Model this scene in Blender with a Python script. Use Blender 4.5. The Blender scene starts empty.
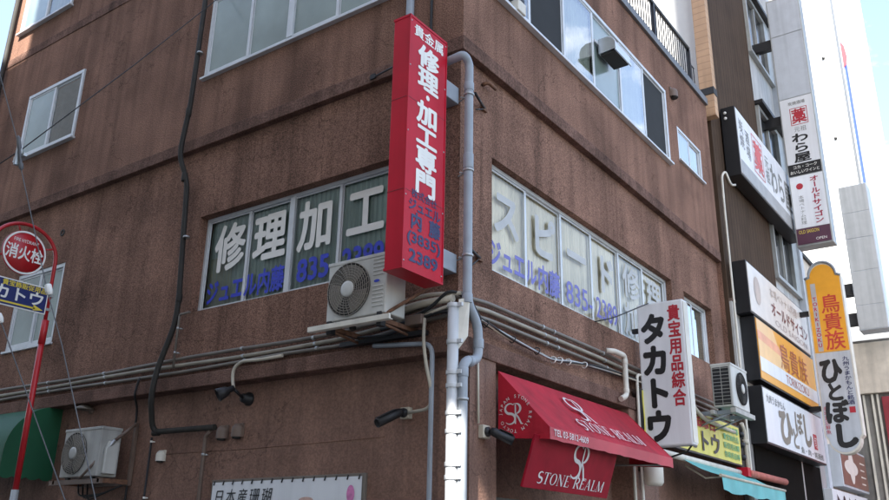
import bpy, bmesh, math, random
from mathutils import Vector, Matrix
random.seed(7)
SC = bpy.context.scene
COL = SC.collection
R = math.radians

# ------------------------------------------------------------------ camera
cam_d = bpy.data.cameras.new('camera'); cam = bpy.data.objects.new('camera', cam_d); COL.objects.link(cam)
cam_d.sensor_width = 36.0
cam_d.lens = 36.0 * 848.3 / 889.0
cam_d.clip_end = 2000
PITCH, ROLL, YAW = R(19.65), R(1.05), R(-35.72)
fw = Vector((math.sin(YAW) * math.cos(PITCH), math.cos(YAW) * math.cos(PITCH), math.sin(PITCH)))
rt = Vector((math.cos(YAW), -math.sin(YAW), 0))
up = rt.cross(fw)
rt2 = math.cos(ROLL) * rt + math.sin(ROLL) * up
up2 = -math.sin(ROLL) * rt + math.cos(ROLL) * up
mw = Matrix((rt2, up2, -fw)).transposed().to_4x4()
mw.translation = Vector((4.31, -6.26, 2.5))
cam.matrix_world = mw
SC.camera = cam

# ------------------------------------------------------------------ light
SUN_AZ, SUN_EL = 160.0, 47.0           # azimuth clockwise from +Y, elevation
world = bpy.data.worlds.new('World'); SC.world = world; world.use_nodes = True
wn, wl = world.node_tree.nodes, world.node_tree.links
bg = wn['Background']; bg.inputs['Strength'].default_value = 0.12
sky = wn.new('ShaderNodeTexSky'); sky.sky_type = 'NISHITA'; sky.sun_disc = False
sky.sun_elevation = R(SUN_EL); sky.sun_rotation = R(SUN_AZ); sky.dust_density = 1.6; sky.air_density = 1.0
wtc = wn.new('ShaderNodeTexCoord'); wmp = wn.new('ShaderNodeMapping'); wmp.inputs['Scale'].default_value = (1.6, 1.6, 3.6); wmp.inputs['Location'].default_value = (0.0, 0.0, 0.0)
wno = wn.new('ShaderNodeTexNoise'); wno.inputs['Scale'].default_value = 2.6; wno.inputs['Detail'].default_value = 7; wno.inputs['Roughness'].default_value = 0.6
wrp = wn.new('ShaderNodeValToRGB'); wrp.color_ramp.elements[0].position = 0.54; wrp.color_ramp.elements[1].position = 0.86; wrp.color_ramp.elements[0].color = (.05, .05, .05, 1)
wmx = wn.new('ShaderNodeMix'); wmx.data_type = 'RGBA'
wmx.inputs[7].default_value = (8.5, 8.4, 8.3, 1)
wl.new(wtc.outputs['Generated'], wmp.inputs['Vector']); wl.new(wmp.outputs['Vector'], wno.inputs['Vector'])
wl.new(wno.outputs['Fac'], wrp.inputs['Fac']); wl.new(wrp.outputs['Color'], wmx.inputs[0])
wl.new(sky.outputs['Color'], wmx.inputs[6]); wl.new(wmx.outputs[2], bg.inputs['Color'])
sd = bpy.data.lights.new('sun', 'SUN'); sd.energy = 4.8; sd.angle = R(0.53); sd.color = (1.0, 0.95, 0.87)
sun = bpy.data.objects.new('sun', sd); COL.objects.link(sun); sun.location = (10, -30, 40)
tosun = Vector((math.sin(R(SUN_AZ)) * math.cos(R(SUN_EL)), math.cos(R(SUN_AZ)) * math.cos(R(SUN_EL)), math.sin(R(SUN_EL))))
sun.rotation_euler = tosun.to_track_quat('Z', 'Y').to_euler()
SC.view_settings.view_transform = 'Standard'; SC.view_settings.look = 'None'
SC.view_settings.exposure = 2.05; SC.view_settings.gamma = 1.0; SC.view_settings.use_curve_mapping = False
SC.render.engine = 'CYCLES'
SC.cycles.max_bounces = 8; SC.cycles.transparent_max_bounces = 12

# ------------------------------------------------------------------ materials
def M(name, col, rough=0.6, metal=0.0, var=0.12, vs=5.0, bump=0.0, bs=60.0, streak=0.0, spec=0.5, grime=0.0, spk=0.0, coat=0.0, dist=0.01, stain=0.0):
    m = bpy.data.materials.new(name); m.use_nodes = True
    n, l = m.node_tree.nodes, m.node_tree.links
    b = n['Principled BSDF']
    b.inputs['Roughness'].default_value = rough; b.inputs['Metallic'].default_value = metal
    b.inputs['Specular IOR Level'].default_value = spec
    if coat: b.inputs['Coat Weight'].default_value = coat
    tc = n.new('ShaderNodeTexCoord')
    no = n.new('ShaderNodeTexNoise'); no.inputs['Scale'].default_value = vs; no.inputs['Detail'].default_value = 6
    l.new(tc.outputs['Object'], no.inputs['Vector'])
    mr = n.new('ShaderNodeMapRange'); mr.inputs[1].default_value = 0.3; mr.inputs[2].default_value = 0.7
    mr.inputs[3].default_value = 1 - var; mr.inputs[4].default_value = 1 + var
    l.new(no.outputs['Fac'], mr.inputs[0])
    val = mr.outputs[0]
    def mul(a, bb):
        q = n.new('ShaderNodeMath'); q.operation = 'MULTIPLY'; l.new(a, q.inputs[0]); l.new(bb, q.inputs[1]); return q.outputs[0]
    def layer(scale, s, lo, hi, amount, detail=4):
        mp = n.new('ShaderNodeMapping'); mp.inputs['Scale'].default_value = scale; l.new(tc.outputs['Object'], mp.inputs['Vector'])
        t = n.new('ShaderNodeTexNoise'); t.inputs['Scale'].default_value = s; t.inputs['Detail'].default_value = detail
        l.new(mp.outputs['Vector'], t.inputs['Vector'])
        r = n.new('ShaderNodeMapRange'); r.inputs[1].default_value = lo; r.inputs[2].default_value = hi
        r.inputs[3].default_value = 1.0; r.inputs[4].default_value = 1.0 - amount
        l.new(t.outputs['Fac'], r.inputs[0]); return r.outputs[0]
    if streak: val = mul(val, layer((7, 7, 0.35), 1.0, 0.45, 0.72, streak))
    if grime: val = mul(val, layer((1, 1, 1), 1.1, 0.48, 0.7, grime, 8))
    if stain:
        val = mul(val, layer((2.2, 2.2, 0.16), 1.0, 0.50, 0.70, stain)); val = mul(val, layer((16, 16, 0.5), 1.0, 0.56, 0.74, stain * .8))
        val = mul(val, layer((1, 1, 1), .55, 0.52, 0.62, stain * .45, 10))
        vo = n.new('ShaderNodeTexVoronoi'); vo.feature = 'DISTANCE_TO_EDGE'; vo.inputs['Scale'].default_value = .55
        wv = n.new('ShaderNodeTexNoise'); wv.inputs['Scale'].default_value = 2.5; wv.inputs['Detail'].default_value = 6
        l.new(tc.outputs['Object'], wv.inputs['Vector'])
        va = n.new('ShaderNodeVectorMath'); va.operation = 'MULTIPLY_ADD'; va.inputs[1].default_value = (.9, .9, .9); l.new(wv.outputs['Color'], va.inputs[0]); l.new(tc.outputs['Object'], va.inputs[2]); l.new(va.outputs[0], vo.inputs['Vector'])
        cr = n.new('ShaderNodeMapRange'); cr.inputs[1].default_value = 0.0; cr.inputs[2].default_value = .006; cr.inputs[3].default_value = .55; cr.inputs[4].default_value = 1.0; l.new(vo.outputs['Distance'], cr.inputs[0])
        val = mul(val, cr.outputs[0])
    if spk:
        val = mul(val, layer((1, 1, 1), bs, 0.35, 0.65, spk, 2))
    mx = n.new('ShaderNodeMix'); mx.data_type = 'RGBA'; mx.blend_type = 'MULTIPLY'; mx.inputs[0].default_value = 1
    mx.inputs[6].default_value = (*col, 1)
    cb = n.new('ShaderNodeCombineColor')
    for k in range(3): l.new(val, cb.inputs[k])
    l.new(cb.outputs[0], mx.inputs[7]); l.new(mx.outputs[2], b.inputs['Base Color'])
    if bump:
        t = n.new('ShaderNodeTexNoise'); t.inputs['Scale'].default_value = bs; t.inputs['Detail'].default_value = 3
        l.new(tc.outputs['Object'], t.inputs['Vector'])
        bp = n.new('ShaderNodeBump'); bp.inputs['Strength'].default_value = bump; bp.inputs['Distance'].default_value = dist
        l.new(t.outputs['Fac'], bp.inputs['Height']); l.new(bp.outputs['Normal'], b.inputs['Normal'])
    return m

def stripes(name, c0, c1, axis, freq, rough=0.6, bump=0.5, duty=0.5, grime=0.15, metal=0.0):
    """vertical cladding / ribbed material: bands along one object axis"""
    m = M(name, c0, rough, metal, 0.1, 2.0, streak=0.25, grime=grime)
    n, l = m.node_tree.nodes, m.node_tree.links
    b = n['Principled BSDF']
    tc = n.new('ShaderNodeTexCoord'); sp = n.new('ShaderNodeSeparateXYZ'); l.new(tc.outputs['Object'], sp.inputs[0])
    a = n.new('ShaderNodeMath'); a.operation = 'MULTIPLY'; a.inputs[1].default_value = freq; l.new(sp.outputs[axis], a.inputs[0])
    f = n.new('ShaderNodeMath'); f.operation = 'FRACT'; l.new(a.outputs[0], f.inputs[0])
    g = n.new('ShaderNodeMath'); g.operation = 'GREATER_THAN'; g.inputs[1].default_value = duty; l.new(f.outputs[0], g.inputs[0])
    src = b.inputs['Base Color'].links[0].from_socket
    mx = n.new('ShaderNodeMix'); mx.data_type = 'RGBA'; l.new(g.outputs[0], mx.inputs[0]); l.new(src, mx.inputs[6]); mx.inputs[7].default_value = (*c1, 1)
    l.new(mx.outputs[2], b.inputs['Base Color'])
    bp = n.new('ShaderNodeBump'); bp.inputs['Strength'].default_value = bump; bp.inputs['Distance'].default_value = 0.01; bp.invert = True
    l.new(g.outputs[0], bp.inputs['Height']); l.new(bp.outputs['Normal'], b.inputs['Normal'])
    return m

def glass_mat(name, tint=(0.75, 0.82, 0.8), refl=1.0, rough=0.02, wavy=0.0):
    m = bpy.data.materials.new(name); m.use_nodes = True
    n, l = m.node_tree.nodes, m.node_tree.links
    n.remove(n['Principled BSDF']); out = n['Material Output']
    tr = n.new('ShaderNodeBsdfTransparent'); tr.inputs[0].default_value = (*tint, 1)
    gl = n.new('ShaderNodeBsdfGlossy'); gl.inputs['Roughness'].default_value = rough
    lw = n.new('ShaderNodeFresnel'); lw.inputs['IOR'].default_value = 1.52
    sc = n.new('ShaderNodeMath'); sc.operation = 'MULTIPLY_ADD'; sc.inputs[1].default_value = 1.7 * refl; sc.inputs[2].default_value = 0.03 * refl; sc.use_clamp = True
    l.new(lw.outputs[0], sc.inputs[0])
    mx = n.new('ShaderNodeMixShader'); l.new(sc.outputs[0], mx.inputs[0]); l.new(tr.outputs[0], mx.inputs[1]); l.new(gl.outputs[0], mx.inputs[2])
    if wavy:
        tc = n.new('ShaderNodeTexCoord'); t = n.new('ShaderNodeTexNoise'); t.inputs['Scale'].default_value = 3.0
        l.new(tc.outputs['Object'], t.inputs['Vector'])
        bp = n.new('ShaderNodeBump'); bp.inputs['Strength'].default_value = wavy; bp.inputs['Distance'].default_value = 0.02
        l.new(t.outputs['Fac'], bp.inputs['Height']); l.new(bp.outputs['Normal'], gl.inputs['Normal'])
    l.new(mx.outputs[0], out.inputs['Surface'])
    return m

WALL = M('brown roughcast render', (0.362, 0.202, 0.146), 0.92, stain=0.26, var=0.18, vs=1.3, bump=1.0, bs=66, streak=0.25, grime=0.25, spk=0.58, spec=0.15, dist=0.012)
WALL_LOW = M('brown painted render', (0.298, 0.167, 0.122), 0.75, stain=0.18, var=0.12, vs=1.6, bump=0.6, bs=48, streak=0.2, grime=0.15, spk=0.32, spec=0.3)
LEDGE = M('weathered brown ledge', (0.22, 0.128, 0.10), 0.95, var=0.25, vs=4, bump=0.9, bs=50, streak=0.35, grime=0.35, spk=0.45, spec=0.15, dist=0.012)
COPING = M('grey sheet metal coping', (0.16, 0.16, 0.165), 0.5, 0.3, streak=0.2)
ALU = M('aluminium window frame', (0.62, 0.64, 0.66), 0.42, 0.25, 0.06, streak=0.12)
ALU_D = M('dull aluminium', (0.38, 0.39, 0.38), 0.5, 0.4, 0.1)
ALU_DK = M('dark rubber gasket', (0.03, 0.03, 0.032), 0.7)  # plain near-black grey, also used for railing bars
GLASS = glass_mat('window glass', wavy=0.06)
GLASS_SKY = glass_mat('reflective window glass', refl=1.9, wavy=0.04)
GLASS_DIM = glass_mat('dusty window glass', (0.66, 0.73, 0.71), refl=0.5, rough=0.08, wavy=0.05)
GLASS_DIM2 = glass_mat('cream tinted dusty glass', (1.0, 0.97, 0.89), refl=0.6, rough=0.06, wavy=0.05)  # nearly clear with a faint cream tint
FROST = M('frosted figured glass', (0.20, 0.26, 0.245), 0.14, 0, 0.3, 0.9, bump=0.16, bs=120, spec=0.9, coat=0.5)
SCREEN = M('dark insect screen', (0.018, 0.019, 0.02), 0.85, var=0.1)
CURT_DK = stripes('dark green vertical blind', (0.62, 0.70, 0.66), (0.42, 0.49, 0.46), 0, 14, 0.8, 0.3)
CURT_Y = M('yellowed curtain', (0.42, 0.40, 0.30), 0.9, var=0.2, vs=3)
CURT_CR = stripes('cream vertical blind', (0.88, 0.85, 0.77), (0.74, 0.72, 0.65), 1, 13, 0.8, 0.3, 0.86)
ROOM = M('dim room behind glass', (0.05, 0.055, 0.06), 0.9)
WHITE_V = M('white vinyl lettering', (0.80, 0.78, 0.73), 0.5, var=0.05)
GREY_V = M('greyed vinyl lettering', (0.46, 0.46, 0.45), 0.5, var=0.1)
BLUE_V = M('blue vinyl lettering', (0.03, 0.05, 0.50), 0.5, var=0.15)
LILAC_V = M('sun faded violet lettering', (0.15, 0.15, 0.45), 0.55, var=0.12)
NAVY = M('navy lettering', (0.022, 0.026, 0.10), 0.5)
RED_P = M('red sign face', (0.50, 0.008, 0.025), 0.42, var=0.1, vs=2.5, grime=0.22, spec=0.22, streak=0.12)
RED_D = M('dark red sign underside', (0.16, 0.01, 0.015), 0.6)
RED_CL = M('red awning cloth', (0.42, 0.012, 0.028), 0.62, var=0.18, vs=2.5, bump=0.35, bs=9, grime=0.3, streak=0.22, spec=0.3, dist=0.02)
RED_CLF = M('sun faded awning valance', (0.46, 0.055, 0.070), 0.65, var=0.2, vs=2.5, bump=0.1, bs=160, grime=0.2)
RED_L = M('red lettering', (0.42, 0.02, 0.035), 0.5)
RED_POLE = M('red enamel pole', (0.45, 0.015, 0.02), 0.35, var=0.12, streak=0.2)
BLUE_SG = M('navy blue sign face', (0.015, 0.025, 0.13), 0.4)
YEL = M('yellow arrow vinyl', (0.72, 0.55, 0.06), 0.5)
YEL_SG = M('yellow sign sheet', (0.66, 0.58, 0.10), 0.45, var=0.12, grime=0.12)
WHITE = M('white acrylic sign face', (0.74, 0.75, 0.77), 0.35, var=0.05, vs=1.5, streak=0.1)
WHITE_D = M('grey white acrylic panel', (0.50, 0.53, 0.57), 0.4, var=0.06, streak=0.18)
CREAM_P = M('cream painted metal', (0.66, 0.62, 0.54), 0.5, var=0.1, streak=0.15)
BLACK = M('black lettering', (0.012, 0.012, 0.013), 0.5)
BLACK_P = M('black painted metal', (0.016, 0.016, 0.018), 0.45, spec=0.4)
GREY_TX = M('grey lettering', (0.22, 0.22, 0.21), 0.6)
BROWN_TX = M('grey brown brush lettering', (0.22, 0.18, 0.14), 0.6)
PVC_G = M('grey PVC pipe', (0.30, 0.33, 0.37), 0.42, var=0.1, streak=0.15, grime=0.12)
PVC_W = M('white PVC conduit', (0.56, 0.57, 0.58), 0.4, var=0.06, grime=0.12)
PVC_B = M('beige pipe lagging', (0.50, 0.45, 0.36), 0.6, var=0.15, grime=0.2)
PVC_BR = M('brown painted pipe', (0.16, 0.11, 0.085), 0.55, var=0.15, grime=0.25)
PIPE_T = M('taupe steel conduit', (0.17, 0.145, 0.12), 0.5, 0.1, var=0.15, grime=0.2)
DRAIN_D = M('dark grey drainpipe', (0.035, 0.032, 0.028), 0.6, spec=0.25, var=0.2, streak=0.3)
LAG_D = M('dirty beige lagging', (0.30, 0.265, 0.21), 0.6, var=0.2, grime=0.3)
RUBBER = M('black cable rubber', (0.014, 0.014, 0.015), 0.6)
RUST = M('rusty steel', (0.17, 0.085, 0.05), 0.8, 0.2, var=0.4, vs=20, bump=0.3, bs=90)
STEEL = M('stainless steel', (0.62, 0.64, 0.66), 0.28, 0.9, 0.1)
GALV = M('galvanised wire', (0.42, 0.43, 0.43), 0.4, 0.7)
WIRE = M('dull steel wire', (0.13, 0.13, 0.135), 0.6, 0.2)
AC_W = M('white air conditioner casing', (0.54, 0.535, 0.50), 0.5, var=0.06, streak=0.15, grime=0.12)
AC_G = M('aged grey air conditioner casing', (0.42, 0.41, 0.38), 0.55, var=0.12, streak=0.25, grime=0.25)
AC_GR = M('grey brown fan grille', (0.26, 0.235, 0.20), 0.6)
AC_DK = M('dark fan well', (0.03, 0.028, 0.026), 0.8)
GREEN_CL = M('green awning cloth', (0.006, 0.085, 0.035), 0.6, var=0.2, vs=2, bump=0.1, bs=150, grime=0.2)
TEAL_CL = M('teal awning cloth', (0.13, 0.42, 0.42), 0.65, var=0.12, vs=3, bump=0.15, bs=30)
CLAD = stripes('brown vertical metal cladding', (0.082, 0.053, 0.036), (0.040, 0.026, 0.018), 1, 5.5, 0.85, 0.6, 0.9)
CLAD.node_tree.nodes['Principled BSDF'].inputs['Specular IOR Level'].default_value = 0.12
CLAD_GR = stripes('light grey panel cladding', (0.50, 0.49, 0.47), (0.30, 0.29, 0.28), 1, 2.2, 0.5, 0.5, 0.97)
SIDING = stripes('tan horizontal siding', (0.55, 0.34, 0.20), (0.38, 0.23, 0.13), 2, 7, 0.7, 0.6, 0.9)
CREAM_W = M('cream painted wall', (0.62, 0.55, 0.46), 0.8, var=0.1, streak=0.2, grime=0.15)
WHITE_W = M('white tiled wall', (0.62, 0.62, 0.60), 0.6, var=0.04)
GREY_W = M('grey concrete wall', (0.20, 0.19, 0.18), 0.8, var=0.15, streak=0.25, bump=0.2, bs=20)
ORANGE = M('orange acrylic sign face', (0.80, 0.36, 0.03), 0.35, var=0.06)
ORANGE_L = M('pale orange acrylic', (0.86, 0.55, 0.25), 0.35, var=0.06)
PINK = M('salmon stripe vinyl', (0.83, 0.38, 0.22), 0.4)
PALE = M('pale cream acrylic face', (0.72, 0.66, 0.60), 0.35, var=0.06)
PURPLE = M('purple vinyl', (0.09, 0.03, 0.055), 0.45)
BROWN_SG = M('brown sign face', (0.20, 0.10, 0.075), 0.45)
GREENISH = M('pale green poster', (0.50, 0.58, 0.48), 0.6)
GREEN_TX = M('green lettering', (0.07, 0.30, 0.12), 0.5)
SILVER_TX = M('silver white print', (0.62, 0.58, 0.57), 0.45)
TILE = stripes('pale grey tile shutter', (0.42, 0.42, 0.40), (0.12, 0.12, 0.12), 1, 6.5, 0.4, 0.4, 0.94)
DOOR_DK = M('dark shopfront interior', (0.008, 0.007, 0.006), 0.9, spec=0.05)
ASPHALT = M('asphalt', (0.05, 0.05, 0.052), 0.9, var=0.2, vs=8, bump=0.4, bs=120)
PAVE = M('concrete paving', (0.15, 0.145, 0.135), 0.85, var=0.15, vs=4, bump=0.2, bs=60)
LINE = M('white road paint', (0.75, 0.75, 0.73), 0.7)
LEAF = M('leaf green', (0.06, 0.11, 0.03), 0.6, var=0.4, vs=20)
OPP = M('beige shade block render', (0.60, 0.55, 0.49), 0.8, var=0.1, streak=0.2)  # for the unseen shade block across the street
BLUE_ED = M('blue sign edge', (0.03, 0.07, 0.42), 0.4)

# ------------------------------------------------------------------ mesh building
X, Y, Z = Vector((1, 0, 0)), Vector((0, 1, 0)), Vector((0, 0, 1))
class Fr:
    """a facade frame: u to the viewer's right along the wall, d outwards, z up"""
    def __init__(s, o, u, n): s.o, s.u, s.n = Vector(o), Vector(u), Vector(n)
    def p(s, u, d, z): return s.o + s.u * u + s.n * d + Z * z
def LFr(y=0.0): return Fr((0, y, 0), (1, 0, 0), (0, -1, 0))
def RFr(x=0.0): return Fr((x, 0, 0), (0, 1, 0), (1, 0, 0))
LF, RF = LFr(), RFr()

class MB:
    def __init__(s): s.v, s.f, s.m, s.sm = [], [], [], []
    def add(s, vs, fs, mi=0, smooth=False):
        k = len(s.v); s.v += [Vector(a) for a in vs]
        for f in fs: s.f.append([k + i for i in f]); s.m.append(mi); s.sm.append(smooth)
        return s
    def obox(s, o, a, b, c, mi=0):
        o, a, b, c = map(Vector, (o, a, b, c))
        vs = [o, o + a, o + a + b, o + b, o + c, o + a + c, o + a + b + c, o + b + c]
        fs = [(0, 3, 2, 1), (4, 5, 6, 7), (0, 1, 5, 4), (1, 2, 6, 5), (2, 3, 7, 6), (3, 0, 4, 7)]
        if a.cross(b).dot(c) < 0: fs = [f[::-1] for f in fs]
        return s.add(vs, fs, mi)
    def box(s, x0, x1, y0, y1, z0, z1, mi=0): return s.obox((x0, y0, z0), (x1 - x0, 0, 0), (0, y1 - y0, 0), (0, 0, z1 - z0), mi)
    def fb(s, F, u0, u1, d0, d1, z0, z1, mi=0): return s.obox(F.p(u0, d0, z0), F.u * (u1 - u0), F.n * (d1 - d0), Z * (z1 - z0), mi)
    def quad(s, a, b, c, d, mi=0): return s.add([a, b, c, d], [(0, 1, 2, 3)], mi)
    def prism(s, pts, ext, mi=0, smooth=False):
        n = len(pts); pts = [Vector(p) for p in pts]; e = Vector(ext)
        nrm = Vector((0, 0, 0))
        for i in range(n): nrm += pts[i].cross(pts[(i + 1) % n])
        if nrm.dot(e) > 0: pts = pts[::-1]
        s.add(pts + [p + e for p in pts], [tuple(range(n)), tuple(range(2 * n - 1, n - 1, -1))], mi)
        k = len(s.v) - 2 * n
        for i in range(n):
            j = (i + 1) % n
            s.f.append([k + j, k + i, k + n + i, k + n + j]); s.m.append(mi); s.sm.append(smooth)
        return s
    def tube(s, pts, r, n=10, mi=0, caps=True, closed=False):
        pts = [Vector(p) for p in pts]; N = len(pts)
        rs = r if isinstance(r, (list, tuple)) else [r] * N
        k0 = len(s.v); prev = None
        for i, p in enumerate(pts):
            if closed: t = pts[(i + 1) % N] - pts[i - 1]
            else: t = pts[min(i + 1, N - 1)] - pts[max(i - 1, 0)]
            t.normalize()
            if prev is None:
                a = Vector((0, 0, 1)) if abs(t.z) < 0.9 else Vector((1, 0, 0))
                q = t.cross(a).normalized()
            else: q = (prev - t * prev.dot(t)).normalized()
            prev = q; w = t.cross(q)
            for j in range(n):
                an = 2 * math.pi * j / n
                s.v.append(p + (q * math.cos(an) + w * math.sin(an)) * rs[i])
        for i in range(N if closed else N - 1):
            a, b = k0 + i * n, k0 + ((i + 1) % N) * n
            for j in range(n):
                s.f.append([a + j, a + (j + 1) % n, b + (j + 1) % n, b + j]); s.m.append(mi); s.sm.append(True)
        if caps and not closed:
            s.f.append([k0 + j for j in range(n)][::-1]); s.m.append(mi); s.sm.append(False)
            e = k0 + (N - 1) * n
            s.f.append([e + j for j in range(n)]); s.m.append(mi); s.sm.append(False)
        return s
    def cyl(s, a, b, r0, r1=None, n=20, mi=0): return s.tube([a, b], [r0, r0 if r1 is None else r1], n, mi)
    def lathe(s, o, axis, prof, n=24, mi=0):
        """prof: (distance along axis, radius)"""
        axis = Vector(axis).normalized(); o = Vector(o)
        a = Z if abs(axis.z) < 0.9 else X
        q = axis.cross(a).normalized(); w = axis.cross(q); k0 = len(s.v)
        for d, r in prof:
            for j in range(n):
                an = 2 * math.pi * j / n; s.v.append(o + axis * d + (q * math.cos(an) + w * math.sin(an)) * max(r, 1e-4))
        for i in range(len(prof) - 1):
            for j in range(n):
                s.f.append([k0 + i * n + j, k0 + i * n + (j + 1) % n, k0 + (i + 1) * n + (j + 1) % n, k0 + (i + 1) * n + j]); s.m.append(mi); s.sm.append(True)
        return s
    def build(s, name, mats, parent=None, bevel=0.0, seg=2):
        me = bpy.data.meshes.new(name)
        off = parent_world(parent)
        me.from_pydata([tuple(v - off) for v in s.v], [], s.f)
        if not isinstance(mats, (list, tuple)): mats = [mats]
        for m in mats: me.materials.append(m)
        for p, mi, sm in zip(me.polygons, s.m, s.sm): p.material_index = mi; p.use_smooth = sm
        me.update()
        if bevel:
            bm = bmesh.new(); bm.from_mesh(me)
            bmesh.ops.remove_doubles(bm, verts=bm.verts, dist=1e-5)
            es = [e for e in bm.edges if len(e.link_faces) == 2 and e.calc_face_angle(0) > 0.6]
            bmesh.ops.bevel(bm, geom=es, offset=bevel, segments=seg, affect='EDGES', profile=0.5, clamp_overlap=True)
            bm.to_mesh(me); bm.free()
        o = bpy.data.objects.new(name, me); COL.objects.link(o)
        if parent is not None: o.parent = parent
        return o
def parent_world(p):
    w = Vector((0, 0, 0))
    while p is not None: w += p.location; p = p.parent
    return w
def tag(o, label=None, cat=None, group=None, kind=None):
    if label: o['label'] = label
    if cat: o['category'] = cat
    if group: o['group'] = group
    if kind: o['kind'] = kind
    return o
def thing(name, loc, label, cat, group=None):
    o = bpy.data.objects.new(name, None); COL.objects.link(o); o.location = loc; o.empty_display_size = 0.2
    return tag(o, label, cat, group)
def copy_tree(o, parent=None):
    c = o.copy(); COL.objects.link(c); c.parent = parent
    for ch in list(o.children): copy_tree(ch, c)
    return c

def fillet(pts, r, n=5):
    """round the corners of a polyline"""
    pts = [Vector(p) for p in pts]; out = [pts[0]]
    for i in range(1, len(pts) - 1):
        a, b, c = pts[i - 1], pts[i], pts[i + 1]
        d = min(r, (a - b).length * 0.48, (c - b).length * 0.48)
        p, q = b + (a - b).normalized() * d, b + (c - b).normalized() * d
        for k in range(n + 1):
            t = k / n; out.append(p * (1 - t) ** 2 + b * 2 * t * (1 - t) + q * t * t)
    out.append(pts[-1]); return out

# ------------------------------------------------------------------ lettering
_gl = {}
def glyph(s):
    key = s
    if key not in _gl:
        c = bpy.data.curves.new('txt', 'FONT'); c.body = s; c.size = 1.0; c.resolution_u = 3; c.fill_mode = 'FRONT'
        o = bpy.data.objects.new('txt', c)
        me = bpy.data.meshes.new_from_object(o)
        vs = [tuple(v.co) for v in me.vertices]; fs = [tuple(p.vertices) for p in me.polygons]
        bpy.data.objects.remove(o); bpy.data.curves.remove(c); bpy.data.meshes.remove(me)
        _gl[key] = (vs, fs)
    return _gl[key]
class Pl:
    """a lettering plane: origin, right and up vectors (metres)"""
    def __init__(s, o, u, v): s.o, s.u, s.v = Vector(o), Vector(u), Vector(v); s.n = s.u.cross(s.v).normalized()
    def p(s, a, b, h=0.0): return s.o + s.u * a + s.v * b + s.n * h
def FP(F, d): return Pl(F.p(0, d + 0.003, 0), F.u, Z)
def bolder(b):
    if b < .003: return [(0, 0)]
    return [(0, 0)] + [(b * math.cos(k * math.pi / 4), b * math.sin(k * math.pi / 4)) for k in range(8)]
class Txt(MB):
    def __init__(s): super().__init__(); s.cuts = []
    def build(s, name, mats, parent=None, **k):
        if name not in ('lettering', 'seal_lettering', 'arrow') or len(s.cuts) < 2: return super().build(name, mats, parent, **k)
        ends = s.cuts[1:] + [(len(s.v), len(s.f))]; o = None
        starts = [(0, 0)] + s.cuts[1:]
        for (v0, f0), (v1, f1) in zip(starts, ends):
            m = MB(); m.v = s.v[v0:v1]; m.f = [[i - v0 for i in f] for f in s.f[f0:f1]]; m.m = s.m[f0:f1]; m.sm = s.sm[f0:f1]
            if m.f: o = m.build(name, mats, parent, **k)
        return o
    def cut(s): s.cuts.append((len(s.v), len(s.f))); return s
    def line(s, t, P, u0, v0, u1, v1, bold=0.0):
        """whole string stretched to the rectangle"""
        s.cut()
        vs, fs = glyph(t)
        xs = [v[0] for v in vs]; ys = [v[1] for v in vs]
        ax, bx, ay, by = min(xs), max(xs), min(ys), max(ys)
        for i, (ox, oy) in enumerate(bolder(bold)):
            s.add([P.p(u0 + (v[0] + ox - ax + bold) / max(bx - ax + 2 * bold, 1e-6) * (u1 - u0), v0 + (v[1] + oy - ay + bold) / max(by - ay + 2 * bold, 1e-6) * (v1 - v0), i * .00012) for v in vs], fs)
        return s
    def em(s, *a, **k): s.cut(); return s._em(*a, **k)
    def _em(s, ch, P, u0, v0, u1, v1, bold=0.0, rot=False):
        """one full-width character in its em square"""
        if ch == ' ': return s
        vs, fs = glyph(ch)
        xs = [v[0] for v in vs]; cx = 0.5 * (min(xs) + max(xs)) if ch.isascii() else 0.5
        for i, (ox, oy) in enumerate(bolder(bold)):
            o = []
            for v in vs:
                a, b = v[0] + ox - cx, v[1] + oy - 0.38
                if rot: a, b = b, -a
                o.append(P.p(u0 + (a + 0.5) * (u1 - u0), v0 + (b + 0.5) * (v1 - v0), i * .00012))
            s.add(o, fs)
        return s
    def row(s, t, P, u0, v0, u1, v1, bold=0.0):
        w = (u1 - u0) / len(t); s.cut()
        for i, c in enumerate(t): s._em(c, P, u0 + i * w, v0, u0 + (i + 1) * w, v1, bold)
        return s
    def col(s, t, P, u0, u1, vtop, vbot, bold=0.0):
        h = (vtop - vbot) / len(t); s.cut()
        for i, c in enumerate(t): s._em(c, P, u0, vtop - (i + 1) * h, u1, vtop - i * h, bold, rot=(c in 'ー-'))
        return s
    def stroke(s, P, pts, w, h=0.0):
        """flat ribbon; w half-widths (one or per point)"""
        pts = [Vector((p[0], p[1], 0)) for p in pts]; N = len(pts)
        ws = w if isinstance(w, (list, tuple)) else [w] * N
        vs = []
        for i, p in enumerate(pts):
            t = (pts[min(i + 1, N - 1)] - pts[max(i - 1, 0)]).normalized(); q = Vector((-t.y, t.x, 0))
            for sg in (1, -1):
                b = p + q * ws[i] * sg; vs.append(P.p(b.x, b.y, h))
        return s.add(vs, [(2 * i, 2 * i + 1, 2 * i + 3, 2 * i + 2) for i in range(N - 1)])
    def rect(s, P, u0, v0, u1, v1, h=0.0): return s.add([P.p(u0, v0, h), P.p(u1, v0, h), P.p(u1, v1, h), P.p(u0, v1, h)], [(0, 1, 2, 3)])
    def disc(s, P, cu, cv, r, n=28, ry=None, h=0.0):
        ry = ry or r
        return s.add([P.p(cu + r * math.cos(2 * math.pi * i / n), cv + ry * math.sin(2 * math.pi * i / n), h) for i in range(n)], [tuple(range(n))])
    def frame(s, P, u0, v0, u1, v1, t):
        s.rect(P, u0, v0, u1, v0 + t); s.rect(P, u0, v1 - t, u1, v1); s.rect(P, u0, v0 + t, u0 + t, v1 - t); return s.rect(P, u1 - t, v0 + t, u1, v1 - t)
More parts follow.
